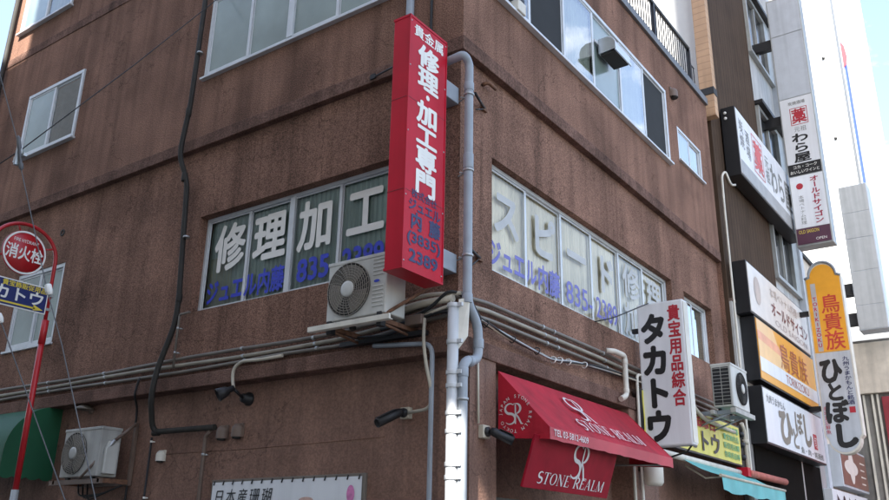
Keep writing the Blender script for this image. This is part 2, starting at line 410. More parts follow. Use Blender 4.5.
    def ring(s, P, cu, cv, ro, ri, n=40, sx=1.0, sxi=None, h=0.0):
        sxi = sx if sxi is None else sxi
        vs = []
        for i in range(n):
            a = 2 * math.pi * i / n
            vs += [P.p(cu + ro * sx * math.cos(a), cv + ro * math.sin(a), h), P.p(cu + ri * sxi * math.cos(a), cv + ri * math.sin(a), h)]
        return s.add(vs, [(2 * i, 2 * ((i + 1) % n), 2 * ((i + 1) % n) + 1, 2 * i + 1) for i in range(n)])
    # roman serif capitals drawn as pen strokes
    def serif(s, t, P, u0, v0, u1, v1):
        W = {'S': .62, 'T': .72, 'O': .82, 'N': .84, 'E': .66, 'R': .76, 'A': .78, 'L': .66, 'M': 1.0, ' ': .4, 'K': .8, 'Y': .75, 'P': .68, 'J': .45}
        tot = sum(W[c] + .1 for c in t) - .1; k = (u1 - u0) / tot; H = v1 - v0
        x = 0.0; B, T = .075, .022
        for c in t:
            w = W[c]
            Q = Pl(P.p(u0 + x * k, v0), P.u * k, P.v * H)
            st = lambda p, ww, h=0.0: s.stroke(Q, p, ww, h)
            sf = lambda cx, y, hw=.15: s.rect(Q, cx - hw, y - (0.04 if y > .5 else 0), cx + hw, y + (0 if y > .5 else 0.04), 0.0004)
            if c == 'S': s.stroke(Q, s_curve(w, 1.0), [T + B * .9 * math.sin(math.pi * i / 24) for i in range(25)])
            elif c == 'T': st([(w / 2, 0), (w / 2, 1)], B); s.rect(Q, 0, .95, w, 1, .0004); sf(w / 2, 0); s.rect(Q, 0, .8, .04, .96, .0008); s.rect(Q, w - .04, .8, w, .96, .0008)
            elif c == 'O': s.ring(Q, w / 2, .5, .5, .455, 30, w, w - .26)
            elif c == 'N': st([(.12, 0), (.12, 1)], T); st([(w - .12, 0), (w - .12, 1)], T); st([(.12, .98), (w - .12, .02)], B, .0004); sf(.12, 0, .12); sf(.09, 1, .12); sf(w - .12, 1, .12)
            elif c == 'E': st([(.16, 0), (.16, 1)], B); s.rect(Q, .03, .95, w - .03, 1, .0004); s.rect(Q, .03, 0, w, .05, .0004); s.rect(Q, .2, .49, w * .75, .53, .0004); s.rect(Q, w - .07, .78, w - .03, .97, .0008); s.rect(Q, w - .04, .03, w, .23, .0008)
            elif c in 'RP':
                st([(.16, 0), (.16, 1)], B); sf(.16, 0, .14)
                s.stroke(Q, [(.03, .975), (w * .5, .975)], .024, .0004)
                a = [(w * .5 + (w * .32) * math.sin(math.pi * i / 12), .73 + .245 * math.cos(math.pi * i / 12)) for i in range(13)]
                s.stroke(Q, a, [T + B * .8 * math.sin(math.pi * i / 12) for i in range(13)], .0008)
                s.stroke(Q, [(.16, .487), (w * .5, .487)], .022, .0004)
                if c == 'R': st([(w * .45, .5), (w * .97, .0)], B * .9, .0012)
            elif c == 'A': st([(.08, 0), (w / 2, 1)], T); st([(w - .12, 0), (w / 2 - .02, 1)], B, .0004); s.rect(Q, .2, .32, w - .25, .36, .0008); sf(.08, 0, .1); sf(w - .1, 0, .12)
            elif c == 'L': st([(.16, 0), (.16, 1)], B); s.rect(Q, .03, 0, w, .05, .0004); s.rect(Q, w - .04, .03, w, .26, .0008); sf(.16, 1, .14)
            elif c == 'M': st([(.12, 0), (.14, 1)], T); st([(.14, .98), (w / 2, .05)], B, .0004); st([(w / 2, .05), (w - .14, .98)], T, .0008); st([(w - .14, 0), (w - .14, 1)], B, .0012); sf(.12, 0, .1); sf(w - .14, 0, .13)
            x += w + .1
        return s
def s_curve(w, h):
    pts = []
    for i in range(25):
        t = i / 24
        if t < .5:
            a = math.radians(40 + t / .5 * 230); pts.append((w / 2 + w * .42 * math.cos(a), h * (.745 + .235 * math.sin(a))))
        else:
            a = math.radians(90 - (t - .5) / .5 * 230); pts.append((w / 2 + w * .46 * math.cos(a), h * (.265 + .245 * math.sin(a))))
    return pts
def monogram(T, P, cu, cv, h):
    """the intertwined S and R emblem"""
    w = h * .62
    Q = Pl(P.p(cu - w * .85, cv - h / 2), P.u, P.v)
    c = s_curve(w, h)
    T.stroke(Q, c, [h * (.012 + .05 * math.sin(math.pi * i / 24)) for i in range(25)])
    T.stroke(Q, [(w * .98, h * .02), (w * .98, h * .93)], h * .035, .0004)
    a = [(w * (1.0 + .42 * math.sin(math.pi * i / 14)), h * (.735 + .235 * math.cos(math.pi * i / 14))) for i in range(15)]
    T.stroke(Q, [(w * .7, h * .90), (w * .85, h * .965)] + a, [h * .006, h * .012] + [h * (.014 + .045 * math.sin(math.pi * i / 14)) for i in range(15)], .0008)
    T.stroke(Q, [(w * 1.0, h * .5), (w * 1.25, h * .3), (w * 1.5, h * .02), (w * 1.68, h * .0)], [h * .03, h * .045, h * .04, h * .006], .0012)
def ringtext(T, P, t, cu, cv, r, size, a0=90, sweep=360):
    for i, ch in enumerate(t):
        if ch == ' ': continue
        a = R(a0 - sweep * i / len(t)); cx, cy = cu + r * math.cos(a), cv + r * math.sin(a)
        uu = Vector(P.u) * math.sin(a) - Vector(P.v) * math.cos(a); vv = Vector(P.u) * math.cos(a) + Vector(P.v) * math.sin(a)
        Q = Pl(P.p(cx, cy), uu, vv); T._em(ch, Q, -size / 2, -size / 2, size / 2, size / 2, 0.01)

# ------------------------------------------------------------------ the setting: ground
MB().add([(-400, -400, 0), (400, -400, 0), (400, 400, 0), (-400, 400, 0)], [(0, 1, 2, 3)]).build('road', ASPHALT)['kind'] = 'structure'
b = MB(); b.box(-60, 1.7, -1.4, 60, -0.05, 0.13); tag(b.build('pavement', PAVE, None, 0.01), kind='structure')
b = MB(); b.box(-60, 60, -30, -9.0, -0.05, 0.13); tag(b.build('pavement', PAVE, None, 0.01), kind='structure')
b = MB()
for k in range(12): b.add([(5.4, -2 + k * 5, .004), (5.55, -2 + k * 5, .004), (5.55, 1 + k * 5, .004), (5.4, 1 + k * 5, .004)], [(0, 1, 2, 3)])
tag(b.build('road_marking', LINE), kind='structure')

# ------------------------------------------------------------------ the brown corner building
def wall_sheet(mb, F, u0, u1, z0, z1, d, holes=(), rev=0.16, mi=0):
    us = sorted({u0, u1, *[h[0] for h in holes], *[h[1] for h in holes]}); zs = sorted({z0, z1, *[h[2] for h in holes], *[h[3] for h in holes]})
    for a, b in zip(us, us[1:]):
        for c, e in zip(zs, zs[1:]):
            m, n = (a + b) / 2, (c + e) / 2
            if any(h[0] < m < h[1] and h[2] < n < h[3] for h in holes): continue
            mb.quad(F.p(a, d, c), F.p(b, d, c), F.p(b, d, e), F.p(a, d, e), mi)
    for (a, b, c, e) in holes:
        for p, q in (((a, c), (b, c)), ((b, c), (b, e)), ((b, e), (a, e)), ((a, e), (a, c))):
            mb.quad(F.p(p[0], d, p[1]), F.p(q[0], d, q[1]), F.p(q[0], d - rev, q[1]), F.p(p[0], d - rev, p[1]), mi)

BLD = thing('brown_building', (0, 0, 0), 'brown roughcast corner building with ribbon windows on two street sides', 'building')
hL3 = (-4.25, -1.0, 8.50, 9.78); hMid = (-8.95, -7.33, 8.50, 9.71)
hR3 = (0.45, 5.90, 8.48, 9.80); hSm = (6.40, 7.55, 8.76, 9.38)
hL2 = (-4.08, -1.0, 5.21, 6.47); hLow = (-8.35, -7.08, 5.22, 6.42)
hR2 = (0.68, 5.79, 5.22, 6.49); hR2b = (6.30, 7.58, 5.46, 6.45)
h4F = (-9.82, -8.16, 11.27, 12.50)
w = MB()
wall_sheet(w, LF, -10.2, 0.0, 7.60, 10.64, 0.0, (hL3, hMid), 0.12)
wall_sheet(w, RF, 0.0, 8.12, 7.60, 10.56, 0.0, (hR3, hSm), 0.12)
wall_sheet(w, LF, -10.2, -4.0, 10.80, 14.0, 0.0, (h4F,), 0.12)
wall_sheet(w, LF, -10.2, -0.08, 4.40, 7.50, -0.08, (hL2, hLow), 0.20)
wall_sheet(w, RF, 0.08, 8.12, 4.40, 7.50, -0.08, (hR2, hR2b), 0.20)
w.quad((-10.2, 0.0, 7.6), (-10.2, 8.12, 7.6), (-10.2, 8.12, 14), (-10.2, 0.0, 14))
w.quad((-10.2, 0.08, 0), (-10.2, 8.12, 0), (-10.2, 8.12, 7.6), (-10.2, 0.08, 7.6))
w.quad((-10.2, 8.12, 0), (0.0, 8.12, 0), (0.0, 8.12, 10.56), (-10.2, 8.12, 10.56))
w.quad((-4, 0, 10.6), (-4, 5, 10.6), (-4, 5, 14), (-4, 0, 14)); w.quad((-10.2, 5, 10.5), (-4, 5, 10.5), (-4, 5, 14), (-10.2, 5, 14)); w.quad((-10.2, 0, 14), (-4, 0, 14), (-4, 5, 14), (-10.2, 5, 14))
w.build('wall', WALL, BLD)
w = MB(); w.quad((-10.2, 0.05, 10.50), (-0.05, 0.05, 10.50), (-0.05, 8.1, 10.50), (-10.2, 8.1, 10.50)); w.build('roof', COPING, BLD)
c = MB()
def band(mb, z0, z1, d, xl=-10.2, yr=8.12, dl=0.3, bottom=True):
    # one L-shaped course wrapped round the corner, sloping weathering on top
    q = [(xl, -d), (d, -d), (d, yr)]
    i = [(xl, dl), (-dl, dl), (-dl, yr)]
    vs = [(x, y, z) for z in (z0, z1) for x, y in q + i]
    mb.add(vs, [(0, 1, 7, 6), (1, 2, 8, 7), (3, 4, 1, 0), (4, 5, 2, 1), (6, 7, 10, 9), (7, 8, 11, 10), (0, 6, 9, 3), (2, 5, 11, 8)])
band(c, 7.44, 7.605, 0.012); o = c.build('cornice', LEDGE, BLD, 0.008)
c = MB(); c.fb(LF, -10.2, -4.0, -0.3, 0.012, 10.64, 10.805); c.build('cornice', LEDGE, BLD, 0.008)
c = MB(); band(c, 4.25, 4.41, 0.0, dl=0.4); c.build('ledge', LEDGE, BLD, 0.01)
c = MB(); c.fb(RF, 0.0, 8.12, -0.35, 0.05, 10.56, 10.70); c.fb(LF, -3.99, 0.05, -0.35, 0.05, 10.645, 10.70); c.build('coping', COPING, BLD, 0.008)
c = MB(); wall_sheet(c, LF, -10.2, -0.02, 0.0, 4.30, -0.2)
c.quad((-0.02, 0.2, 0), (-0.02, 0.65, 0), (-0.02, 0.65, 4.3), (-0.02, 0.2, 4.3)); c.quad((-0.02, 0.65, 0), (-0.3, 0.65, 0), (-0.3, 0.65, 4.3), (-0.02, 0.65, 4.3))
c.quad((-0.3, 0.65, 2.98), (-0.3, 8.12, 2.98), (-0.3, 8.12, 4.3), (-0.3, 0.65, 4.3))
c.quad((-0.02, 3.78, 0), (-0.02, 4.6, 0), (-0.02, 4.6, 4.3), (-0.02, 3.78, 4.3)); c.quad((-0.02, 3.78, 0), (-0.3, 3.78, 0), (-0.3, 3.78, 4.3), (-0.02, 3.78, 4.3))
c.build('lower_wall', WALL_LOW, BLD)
c = MB(); c.quad((-0.35, 0.65, 0), (-0.35, 8.12, 0), (-0.35, 8.12, 2.98), (-0.35, 0.65, 2.98)); c.build('shutter', TILE, BLD)
c = MB(); c.fb(RF, 0.65, 3.75, -0.34, -0.26, 2.95, 3.02); c.build('shutter_housing', BLACK_P, BLD)
# hairline joints in the lower wall: shallow raised mortar seams
c = MB(); c.tube([LF.p(-4.37, -0.199, 3.545), LF.p(-2.9, -0.199, 3.535), LF.p(-1.0, -0.199, 3.55)], 0.006, 5); c.build('seam', WALL_LOW, BLD)

def window(F, hole, d, n, panes, curtains, dep=0.05, mw=0.04, sill=True, ext=0.0, pair=True, name='window', glass_d=0.03, mull_mat=None):
    u0, u1, z0, z1 = hole
    f = MB(); t = mw
    u0 -= ext; u1 += ext; z0 -= ext; z1 += ext
    f.fb(F, u0, u1, d - dep, d, z0, z0 + t); f.fb(F, u0, u1, d - dep, d, z1 - t, z1)
    f.fb(F, u0, u0 + t, d - dep + .001, d - .001, z0 + t, z1 - t); f.fb(F, u1 - t, u1, d - dep + .001, d - .001, z0 + t, z1 - t)
    if sill: f.fb(F, u0 - 0.03, u1 + 0.03, d - dep - 0.02, d + 0.045, z0 - 0.035, z0 - 0.002)
    W = (u1 - u0 - 2 * t) / n; rects = []
    for k in range(n):
        a = u0 + t + k * W; e = a + W; dd = d - (0.012 if (k % 2 == 0 or not pair) else 0.03)
        s = t * 0.62
        f.fb(F, a + (0 if k == 0 else -s * .5), a + s, dd - 0.016, dd, z0 + t + .001, z1 - t - .001); f.fb(F, e - s, e + (0 if k == n - 1 else s * .5), dd - 0.0155, dd - .0006, z0 + t + .001, z1 - t - .001)
        f.fb(F, a + s, e - s, dd - 0.015, dd - .001, z0 + t + .001, z0 + t + s); f.fb(F, a + s, e - s, dd - 0.015, dd - .001, z1 - t - s * .8, z1 - t - .001)
        rects.append((a + s, e - s, z0 + t + s, z1 - t - s * .8, dd - 0.008))
    W0 = f.build(name, ALU, BLD, 0.003, 1)
    for k, (a, e, c, g, dd) in enumerate(rects):
        p = MB(); p.quad(F.p(a, dd, c), F.p(e, dd, c), F.p(e, dd, g), F.p(a, dd, g)); p.build('pane', panes[k % len(panes)], W0)
    for k, (a, e, c, g, dd) in enumerate(rects):
        cm = curtains[k % len(curtains)]
        if cm is None: continue
        p = MB(); m = 40; vs = []
        for i in range(m + 1):
            uu = a - 0.04 + (e - a + 0.08) * i / m; q = d - 0.075 - 0.007 * math.sin(i * 1.9 + k)
            vs += [F.p(uu, q, c - .04), F.p(uu, q, g + .04)]
        p.add(vs, [(2 * i, 2 * i + 2, 2 * i + 3, 2 * i + 1) for i in range(m)]); p.build('curtain', cm, W0)
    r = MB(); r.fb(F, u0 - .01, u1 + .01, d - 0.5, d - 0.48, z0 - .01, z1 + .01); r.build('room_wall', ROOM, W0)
    return W0, rects

wL3, _ = window(LF, hL3, 0.02, 4, [FROST, FROST, FROST, FROST], [None], mw=0.05)
c = MB(); um = (hL3[0] + hL3[1]) / 2; c.fb(LF, um - 0.05, um + 0.05, -0.03, 0.035, hL3[2] + .045, hL3[3] - .045); c.build('mullion', ALU, wL3, 0.004)
wMid, _ = window(LF, hMid, 0.03, 2, [FROST, GLASS], [None, None], mw=0.06)
w4F, _ = window(LF, h4F, 0.03, 2, [FROST, GLASS], [None, CURT_CR], mw=0.06)
wLow, _ = window(LF, hLow, -0.09, 2, [FROST, FROST], [None], mw=0.06)
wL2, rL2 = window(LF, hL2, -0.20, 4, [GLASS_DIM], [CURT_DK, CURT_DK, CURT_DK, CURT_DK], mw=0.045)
c = MB(); um = (hL2[0] + hL2[1]) / 2; c.fb(LF, um - 0.04, um + 0.04, -0.25, -0.185, hL2[2] + .04, hL2[3] - .04); c.build('mullion', ALU, wL2, 0.004)
c = MB(); a = rL2[0]; c.quad(LF.p(a[0], a[4] - .05, a[2]), LF.p(a[0] + .42, a[4] - .05, a[2]), LF.p(a[0] + .40, a[4] - .05, a[2] + .62), LF.p(a[0], a[4] - .05, a[2] + .66)); c.build('curtain', CURT_Y, wL2)
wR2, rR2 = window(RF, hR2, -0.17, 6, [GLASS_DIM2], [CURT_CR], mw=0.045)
wR2b, rR2b = window(RF, hR2b, -0.18, 2, [GLASS_SKY], [CURT_CR], mw=0.045)
wR3, rR3 = window(RF, hR3, 0.03, 6, [GLASS_SKY, SCREEN, GLASS_SKY, FROST, GLASS_SKY, SCREEN], [ROOM, None, CURT_CR, None, CURT_CR, None], mw=0.055)
c = MB(); a = rR3[3]; c.fb(RF, a[0], a[1], 0.0, 0.03, 9.28, 9.32); c.build('transom', ALU, wR3)
wSm, _ = window(RF, hSm, 0.0, 2, [GLASS_SKY], [CURT_CR], mw=0.045)
# window lettering
T = Txt(); P = FP(LF, -0.217)
for k, ch in enumerate('修理加工'):
    a, e, z0, z1, dd = rL2[k]; m = (a + e) / 2 + (.05 if k == 0 else .0)
    T.em(ch, P, m - .28, z0 + .42, m + .28, z0 + 1.06, 0.03)
T.build('lettering', WHITE_V, wL2)
T = Txt(); z0 = rL2[0][2]
T.row('ジュエル内藤', P, rL2[0][0] + .04, z0 + .02, rL2[1][1] - .04, z0 + .34, 0.03)
T.line('835-', P, rL2[2][0] + .10, z0 + .06, rL2[2][1] + .02, z0 + .34, 0.03); T.line('2389', P, rL2[3][0] + .04, z0 + .06, rL2[3][1] - .06, z0 + .34, 0.03)
T.build('lettering', BLUE_V, wL2)
T = Txt(); P = FP(RF, -0.187)
for k, ch in enumerate('スピード'):
    a, e, z0, z1, dd = rR2[k]; m = (a + e) / 2
    T.em(ch, P, m - .30, z0 + .42, m + .30, z0 + 1.0, 0.035)
for k, ch in enumerate('修理'):
    a, e, z0, z1, dd = rR2[4 + k]; m = (a + e) / 2
    T.em(ch, P, m - .30, z0 + .56, m + .30, z0 + 1.08, 0.02)
for k, ch in enumerate('加工'):
    a, e, z0, z1, dd = rR2[4 + k]; m = (a + e) / 2
    T.em(ch, P, m - .30, z0 + .02, m + .30, z0 + .52, 0.02)
T.build('lettering', GREY_V, wR2)
T = Txt(); z0 = rR2[0][2]
T.row('ジュエル', P, rR2[0][0] + .02, z0 + .03, rR2[1][0] + .2, z0 + .36, 0.03); T.row('内藤', P, rR2[1][0] + .22, z0 + .03, rR2[1][1] - .02, z0 + .36, 0.03)
T.line('835-', P, rR2[2][0] + .08, z0 + .06, rR2[2][1] + .02, z0 + .34, 0.01); T.line('2389', P, rR2[3][0] + .06, z0 + .06, rR2[3][1] - .08, z0 + .34, 0.01)
T.build('lettering', LILAC_V, wR2)

# ------------------------------------------------------------------ roof terrace
rr_ = thing('roof_railing', (-0.1, 5, 10.70), 'dark metal railing with thin upright bars along the roof edge', 'railing')
c = MB(); c.tube([(-0.12, 1.2, 11.66), (-0.12, 7.75, 11.66)], 0.04, 8); c.build('top_rail', BLACK_P, rr_)
c = MB(); c.tube([(-0.12, 1.2, 10.80), (-0.12, 8.0, 10.80)], 0.02, 6)
k = 1.3
while k < 8.0: c.tube([(-0.12, k, 10.80), (-0.12, k, 11.64 if k < 7.75 else 11.35)], 0.011, 5); k += 0.115
c.tube([(-0.12, 7.75, 11.35), (-0.12, 8.0, 11.35)], 0.014, 6); c.build('bar_panel', ALU_DK, rr_)
for yy in (2.4, 4.2, 6.0, 7.75): c = MB(); c.fb(RF, yy - .03, yy + .03, -0.15, -0.09, 10.70, 11.64); c.build('post', BLACK_P, rr_)
def leaves(mb, o, rx, ry, rz, n, s):
    for _ in range(n):
        while True:
            q = Vector((random.uniform(-1, 1), random.uniform(-1, 1), random.uniform(-1, 1)))
            if q.length < 1: break
        p = Vector(o) + Vector((q.x * rx, q.y * ry, q.z * rz)); a = Vector((random.gauss(0, 1), random.gauss(0, 1), random.gauss(0, 1))).normalized(); b_ = a.orthogonal().normalized()
        l = s * random.uniform(.6, 1.3)
        mb.add([p - a * l, p + b_ * l * .35, p + a * l, p - b_ * l * .35], [(0, 1, 2, 3)])
pl = thing('potted_shrub', (-0.55, 4.55, 10.5), 'green potted shrub behind the roof railing above the upper windows', 'plant')
c = MB(); c.lathe((-0.55, 4.55, 10.52), Z, [(0, 0), (0, .14), (.3, .18), (.3, .15), (.24, 0)]); c.build('pot', RUST, pl)
c = MB(); leaves(c, (-0.5, 4.5, 11.35), .38, .65, .6, 420, .075); c.build('foliage', LEAF, pl)
c = MB(); [c.tube([(-0.55, 4.55, 10.75), (-0.55 + random.uniform(-.1, .1), 4.5 + random.uniform(-.4, .4), 11.5)], [.012, .005], 5) for _ in range(6)]; c.build('stem', RUST, pl)

# ------------------------------------------------------------------ pipes and cables on the brown building
def pipe(name, pts, r, mat, label, cat, clamps=(), rad=0.08, joints=(), group=None, n=12, cr=None, cmat=None):
    pts = [Vector(p) for p in pts]
    t = thing(name, pts[-1], label, cat, group)
    c = MB(); c.tube(fillet(pts, rad), r, n); c.build('pipe_run', mat, t)
    for q in joints:
        c = MB(); a, ax = Vector(q[0]), Vector(q[1]).normalized(); L = q[2] if len(q) > 2 else .09
        c.cyl(a - ax * L / 2, a + ax * L / 2, r * 1.13, n=n); c.build('pipe_socket', mat, t, .003)
    for q in clamps:
        a, ax, wl = Vector(q[0]), Vector(q[1]).normalized(), Vector(q[2])
        c = MB(); c.cyl(a - ax * .012, a + ax * .012, r * 1.22, n=n); c.tube([a, a + wl], .007, 6)
        c.cyl(a + wl * .5 + wl.cross(ax) * .25, a + wl * .5 - wl.cross(ax) * .25, .009, n=6); c.build('clamp', cmat or GALV, t)
    return t
gx, gy = 0.085, -0.01
pipe('drainpipe', [(-0.66, -0.08, 14), (-0.66, -0.08, 7.26), (gx, -0.10, 7.29), (gx, gy, 7.22), (gx, gy, 4.68), (gx, 0.17, 4.52), (gx, 0.18, 4.17), (gx, -0.07, 4.13), (gx, -0.07, 0.13)], 0.045, PVC_G,
     'grey plastic drainpipe kinking down the corner beside the red vertical sign', 'drainpipe', rad=0.11,
     clamps=[((gx, gy, 6.86), Z, (-.16, .06, 0)), ((gx, gy, 6.02), Z, (-.16, .06, 0)), ((gx, gy, 5.14), Z, (-.16, .06, 0)), ((gx, -.07, 3.78), Z, (-.1, .1, 0)), ((gx, -.07, 2.9), Z, (-.1, .1, 0))],
     joints=[((gx, gy, 6.95), Z), ((gx, gy, 6.12), Z, .16), ((gx, gy, 4.72), Z), ((gx, .18, 4.33), Z), ((gx, -.07, 4.02), Z, .08), ((gx, .04, 4.14), Y, .05)])
wp = pipe('cable_riser', [(0.0, -0.11, 4.63), (0.0, -0.11, 0.13)], 0.052, PVC_W, 'thick white cable pipe standing at the building corner below the ledge', 'pipe', n=16)
for z0, z1, s in ((4.24, 4.72, 1.0), (3.84, 4.10, .55), (3.44, 3.74, .5), (3.05, 3.3, .5), (2.6, 2.85, .5)):
    for sx in (-1, 1):
        c = MB(); c.prism([(sx * .045, -.09, z0), (sx * (.05 + .05 * s), -.03, z0 + .1 * s + .02), (sx * (.05 + .07 * s), -.03, z1), (sx * .045, -.09, z1 - .02)], (0, .014, 0)); c.build('back_plate', CREAM_P, wp)
    for z in (z0 + .06, z1 - .08):
        c = MB(); c.cyl((0, -.11, z - .02), (0, -.11, z + .02), .060, n=16); c.box(.04, .105, -.13, -.10, z - .018, z + .018); c.build('clamp', PVC_W, wp, .003)
for k, (z, zr, nm, m) in enumerate(((4.615, 4.82, 'top', PIPE_T), (4.545, 4.74, 'middle', LAG_D), (4.475, 4.655, 'bottom', PIPE_T))):
    pts = [(-10.2, .03, z)]
    x = -9.5
    while x < -1.7: pts.append((x, .03 + .006 * math.sin(x * 2 + k), z + .012 * math.sin(x * 1.3 + k * 2))); x += 0.8
    pts += [(-1.5, .03, z), (-.9, .03, z + .05), (-.45, .03, z + .11), (-.03, .028, zr - .04), (-.028, .5, zr), (-.03, 3.0, zr + .01), (-.03, 5.2, zr - .02), (-.03, 8.1, zr - .02)]
    t = pipe('ledge_conduit', pts, (.021, .023, .021)[k], m, f'{nm}most of three long conduits wrapped along the ledge under the first-floor windows' if nm != 'middle' else 'beige middle one of three long conduits wrapped along the ledge', 'conduit', group='conduits along the ledge', rad=.1, n=10)
    for x in (-8.2, -6.9, -5.6, -3.0, -1.9): c = MB(); c.cyl((x + k * .03, .03, z + .012 * math.sin(x * 1.3 + k * 2)), (x + .03 + k * .03, .03, z + .012 * math.sin(x * 1.3 + k * 2)), .026, n=10); c.build('clamp', GALV, t)
    for y in (1.6, 1.85, 3.1): c = MB(); c.cyl((-.03, y + k * .04, zr + .004), (-.03, y + .03 + k * .04, zr + .004), .028, n=10); c.build('clamp', GALV, t)
def cable(name, pts, r, mat, label, cat='cable', group=None):
    c = MB(); c.tube(fillet(pts, .12), r, 7)
    return tag(c.build(name, mat), label, cat, group)
t = thing('cable_bundle', (.05, .3, 4.5), 'tied bundle of black cables drooping along the ledge left of the red awning', 'cables')
for k, m in enumerate((RUBBER, PVC_B, RUBBER, GALV)):
    pts = []
    for (y, z) in ((-.02, 4.66), (.33, 4.60), (.88, 4.53), (1.37, 4.51), (1.71, 4.48), (2.23, 4.54), (2.85, 4.60), (4.04, 4.64), (5.0, 4.64)):
        pts.append((.015 + .014 * math.cos(k * 1.6 + y), y, z + .016 * math.sin(k * 1.7 + y * 4)))
    c = MB(); c.tube(fillet(pts, .2), .011, 6); c.build('cable', m, t)
for y, z in ((.4, 4.58), (.9, 4.53), (1.4, 4.51), (1.75, 4.48), (1.9, 4.5), (2.1, 4.52), (2.5, 4.56)): c = MB(); c.tube([(.02 + .036 * math.cos(a), y + .01 * math.sin(a * 2), z + .036 * math.sin(a)) for a in [i * math.pi / 5 for i in range(10)]], .006, 5, closed=True); c.build('cable_tie', WHITE_V if y > 1.6 else RUBBER, t)
t = thing('cable_clutter', (-.4, -.03, 4.5), 'dark tangle of cables and lagged pipes under the air conditioner by the corner', 'cables')
for k, (m, r, pts) in enumerate(((PVC_B, .038, [(-.75, -.02, 4.70), (-.5, -.05, 4.73), (-.3, -.055, 4.735), (-.05, -.04, 4.74)]), (PVC_B, .02, [(-.7, -.03, 4.80), (-.3, -.06, 4.81), (.03, -.02, 4.78)]),
        (RUBBER, .016, [(-.6, -.05, 4.6), (-.3, -.08, 4.66), (-.05, -.09, 4.82), (.06, .1, 4.72), (.03, .3, 4.6)]), (RUBBER, .02, [(-.9, -.05, 4.55), (-.5, -.06, 4.58), (-.2, -.06, 4.63), (-.02, -.05, 4.6)]),
        (PVC_B, .018, [(-.4, -.06, 4.60), (-.15, -.07, 4.65), (.05, -.05, 4.68), (.04, .2, 4.6)]), (RUBBER, .012, [(-1.3, -.1, 4.5), (-.8, -.08, 4.47), (-.42, -.05, 4.56)]))):
    c = MB(); c.tube(fillet(pts, .1), r, 8); c.build('cable', m, t)
c = MB(); c.box(-.56, -.36, -.12, -.02, 4.52, 4.62); c.build('junction_box', PVC_BR, t, .01)
cable('branch_conduit', [(-.36, -.07, 4.58), (-.35, -.09, 4.36), (-.31, -.085, 4.1), (-.27, -.05, 3.9), (-.36, .06, 3.75), (-.66, .12, 3.745)], .017, PVC_B, 'beige flexible conduit curving down to the left security camera', 'conduit')
cable('grey_conduit', [(-1.0, -.035, 4.40), (-.28, -.04, 4.335), (-.28, -.04, 3.3), (-.28, -.04, .13)], .024, PVC_G, 'grey elbowed conduit left of the white cable pipe on the corner', 'conduit')
cable('thin_conduit', [(.0, .30, 4.34), (.01, .30, 3.62)], .012, PVC_B, 'thin beige conduit dropping to the security camera on the sunlit pier', 'conduit')
pipe('drainpipe', [(-4.31, -.07, 14), (-4.39, -.07, 8.1), (-4.43, -.09, 7.62), (-4.45, -.09, 7.36), (-4.34, -.0, 7.0), (-4.20, -.0, 5.35), (-4.22, -.0, 5.05), (-4.36, -.07, 4.5), (-4.39, -.08, 4.18), (-4.52, .1, 3.8), (-3.42, .12, 3.79)], .034, DRAIN_D,
     'dark drainpipe running down the shaded wall and jogging round the ledge', 'drainpipe', rad=.14, joints=[((-4.40, -.075, 8.0), Z, .12), ((-4.37, -.03, 7.06), Z, .12), ((-4.20, 0, 5.4), Z, .1), ((-4.46, .11, 3.79), X, .1)],
     clamps=[((-4.33, -.07, 8.9), Z, (-.09, .06, 0)), ((-4.21, 0, 6.2), Z, (-.06, .05, 0))])
pipe('drainpipe', [(-3.5, .13, 3.76), (-3.6, .15, 3.70), (-3.60, .15, .13)], .022, PVC_BR, 'thin brown pipe dropping from the end of the dark drainpipe beside the vents', 'pipe', clamps=[((-3.6, .15, 3.5), Z, (.02, .05, 0))], rad=.03)
pipe('cable_pipe', [(-4.60, .16, 3.75), (-4.60, .16, .13)], .013, RUBBER, 'thin black cable pipe below the elbow of the dark drainpipe', 'pipe', clamps=[((-4.60, .16, 3.70), Z, (.02, .04, 0)), ((-4.60, .16, 3.05), Z, (.02, .04, 0))], cmat=WHITE_V)
cable('dropped_cable', [(-4.75, -.015, 4.46), (-4.78, -.02, 4.38), (-4.80, -.025, 4.25), (-4.98, .17, 4.12), (-4.98, .17, .13)], .014, RUBBER, 'thin black cable dropping from the ledge beside the aged air conditioner')
pipe('sill_drain', [(-3.93, -.02, 5.175), (-4.12, -.02, 5.17), (-4.12, -.02, 4.52)], .014, PIPE_T, 'thin drain pipe from the lettered window sill down to the ledge', 'pipe', clamps=[((-4.12, -.02, 5.0), Z, (.02, .06, 0)), ((-4.12, -.02, 4.7), Z, (.02, .06, 0))], rad=.03)
pipe('elbowed_pipe', [(-.0, 3.15, 4.86), (.07, 3.22, 4.86), (.075, 3.52, 4.86), (.075, 3.52, 4.36), (.06, 3.38, 4.30)], .034, CREAM_P, 'short cream elbowed pipe ending above the red awning', 'pipe', rad=.06, joints=[((.075, 3.52, 4.78), Z, .06), ((.075, 3.52, 4.42), Z, .05)])
cable('white_conduit', [(.0, 4.4, 4.72), (.03, 3.98, 4.72), (.03, 3.96, 3.2), (.03, 3.96, .13)], .02, CREAM_P, 'narrow cream conduit running down beside the white and black vertical sign', 'conduit')
cable('shop_conduit', [(.03, 3.72, 3.62), (.03, 3.72, .13)], .022, PVC_B, 'beige conduit under the right end of the red awning', 'conduit')
cable('black_cable', [(-.41, -.02, 10.6), (-.41, -.02, 7.7), (-.40, -.05, 7.55), (-.38, .0, 7.4)], .016, RUBBER, 'black cable hanging on the wall just right of the red vertical sign top')
cable('sign_cable', [(-.06, 3.0, 5.2), (.05, 3.3, 5.3), (.2, 4.1, 5.66)], .008, RUBBER, 'thin black wire from the ribbon window to the white and black vertical sign')

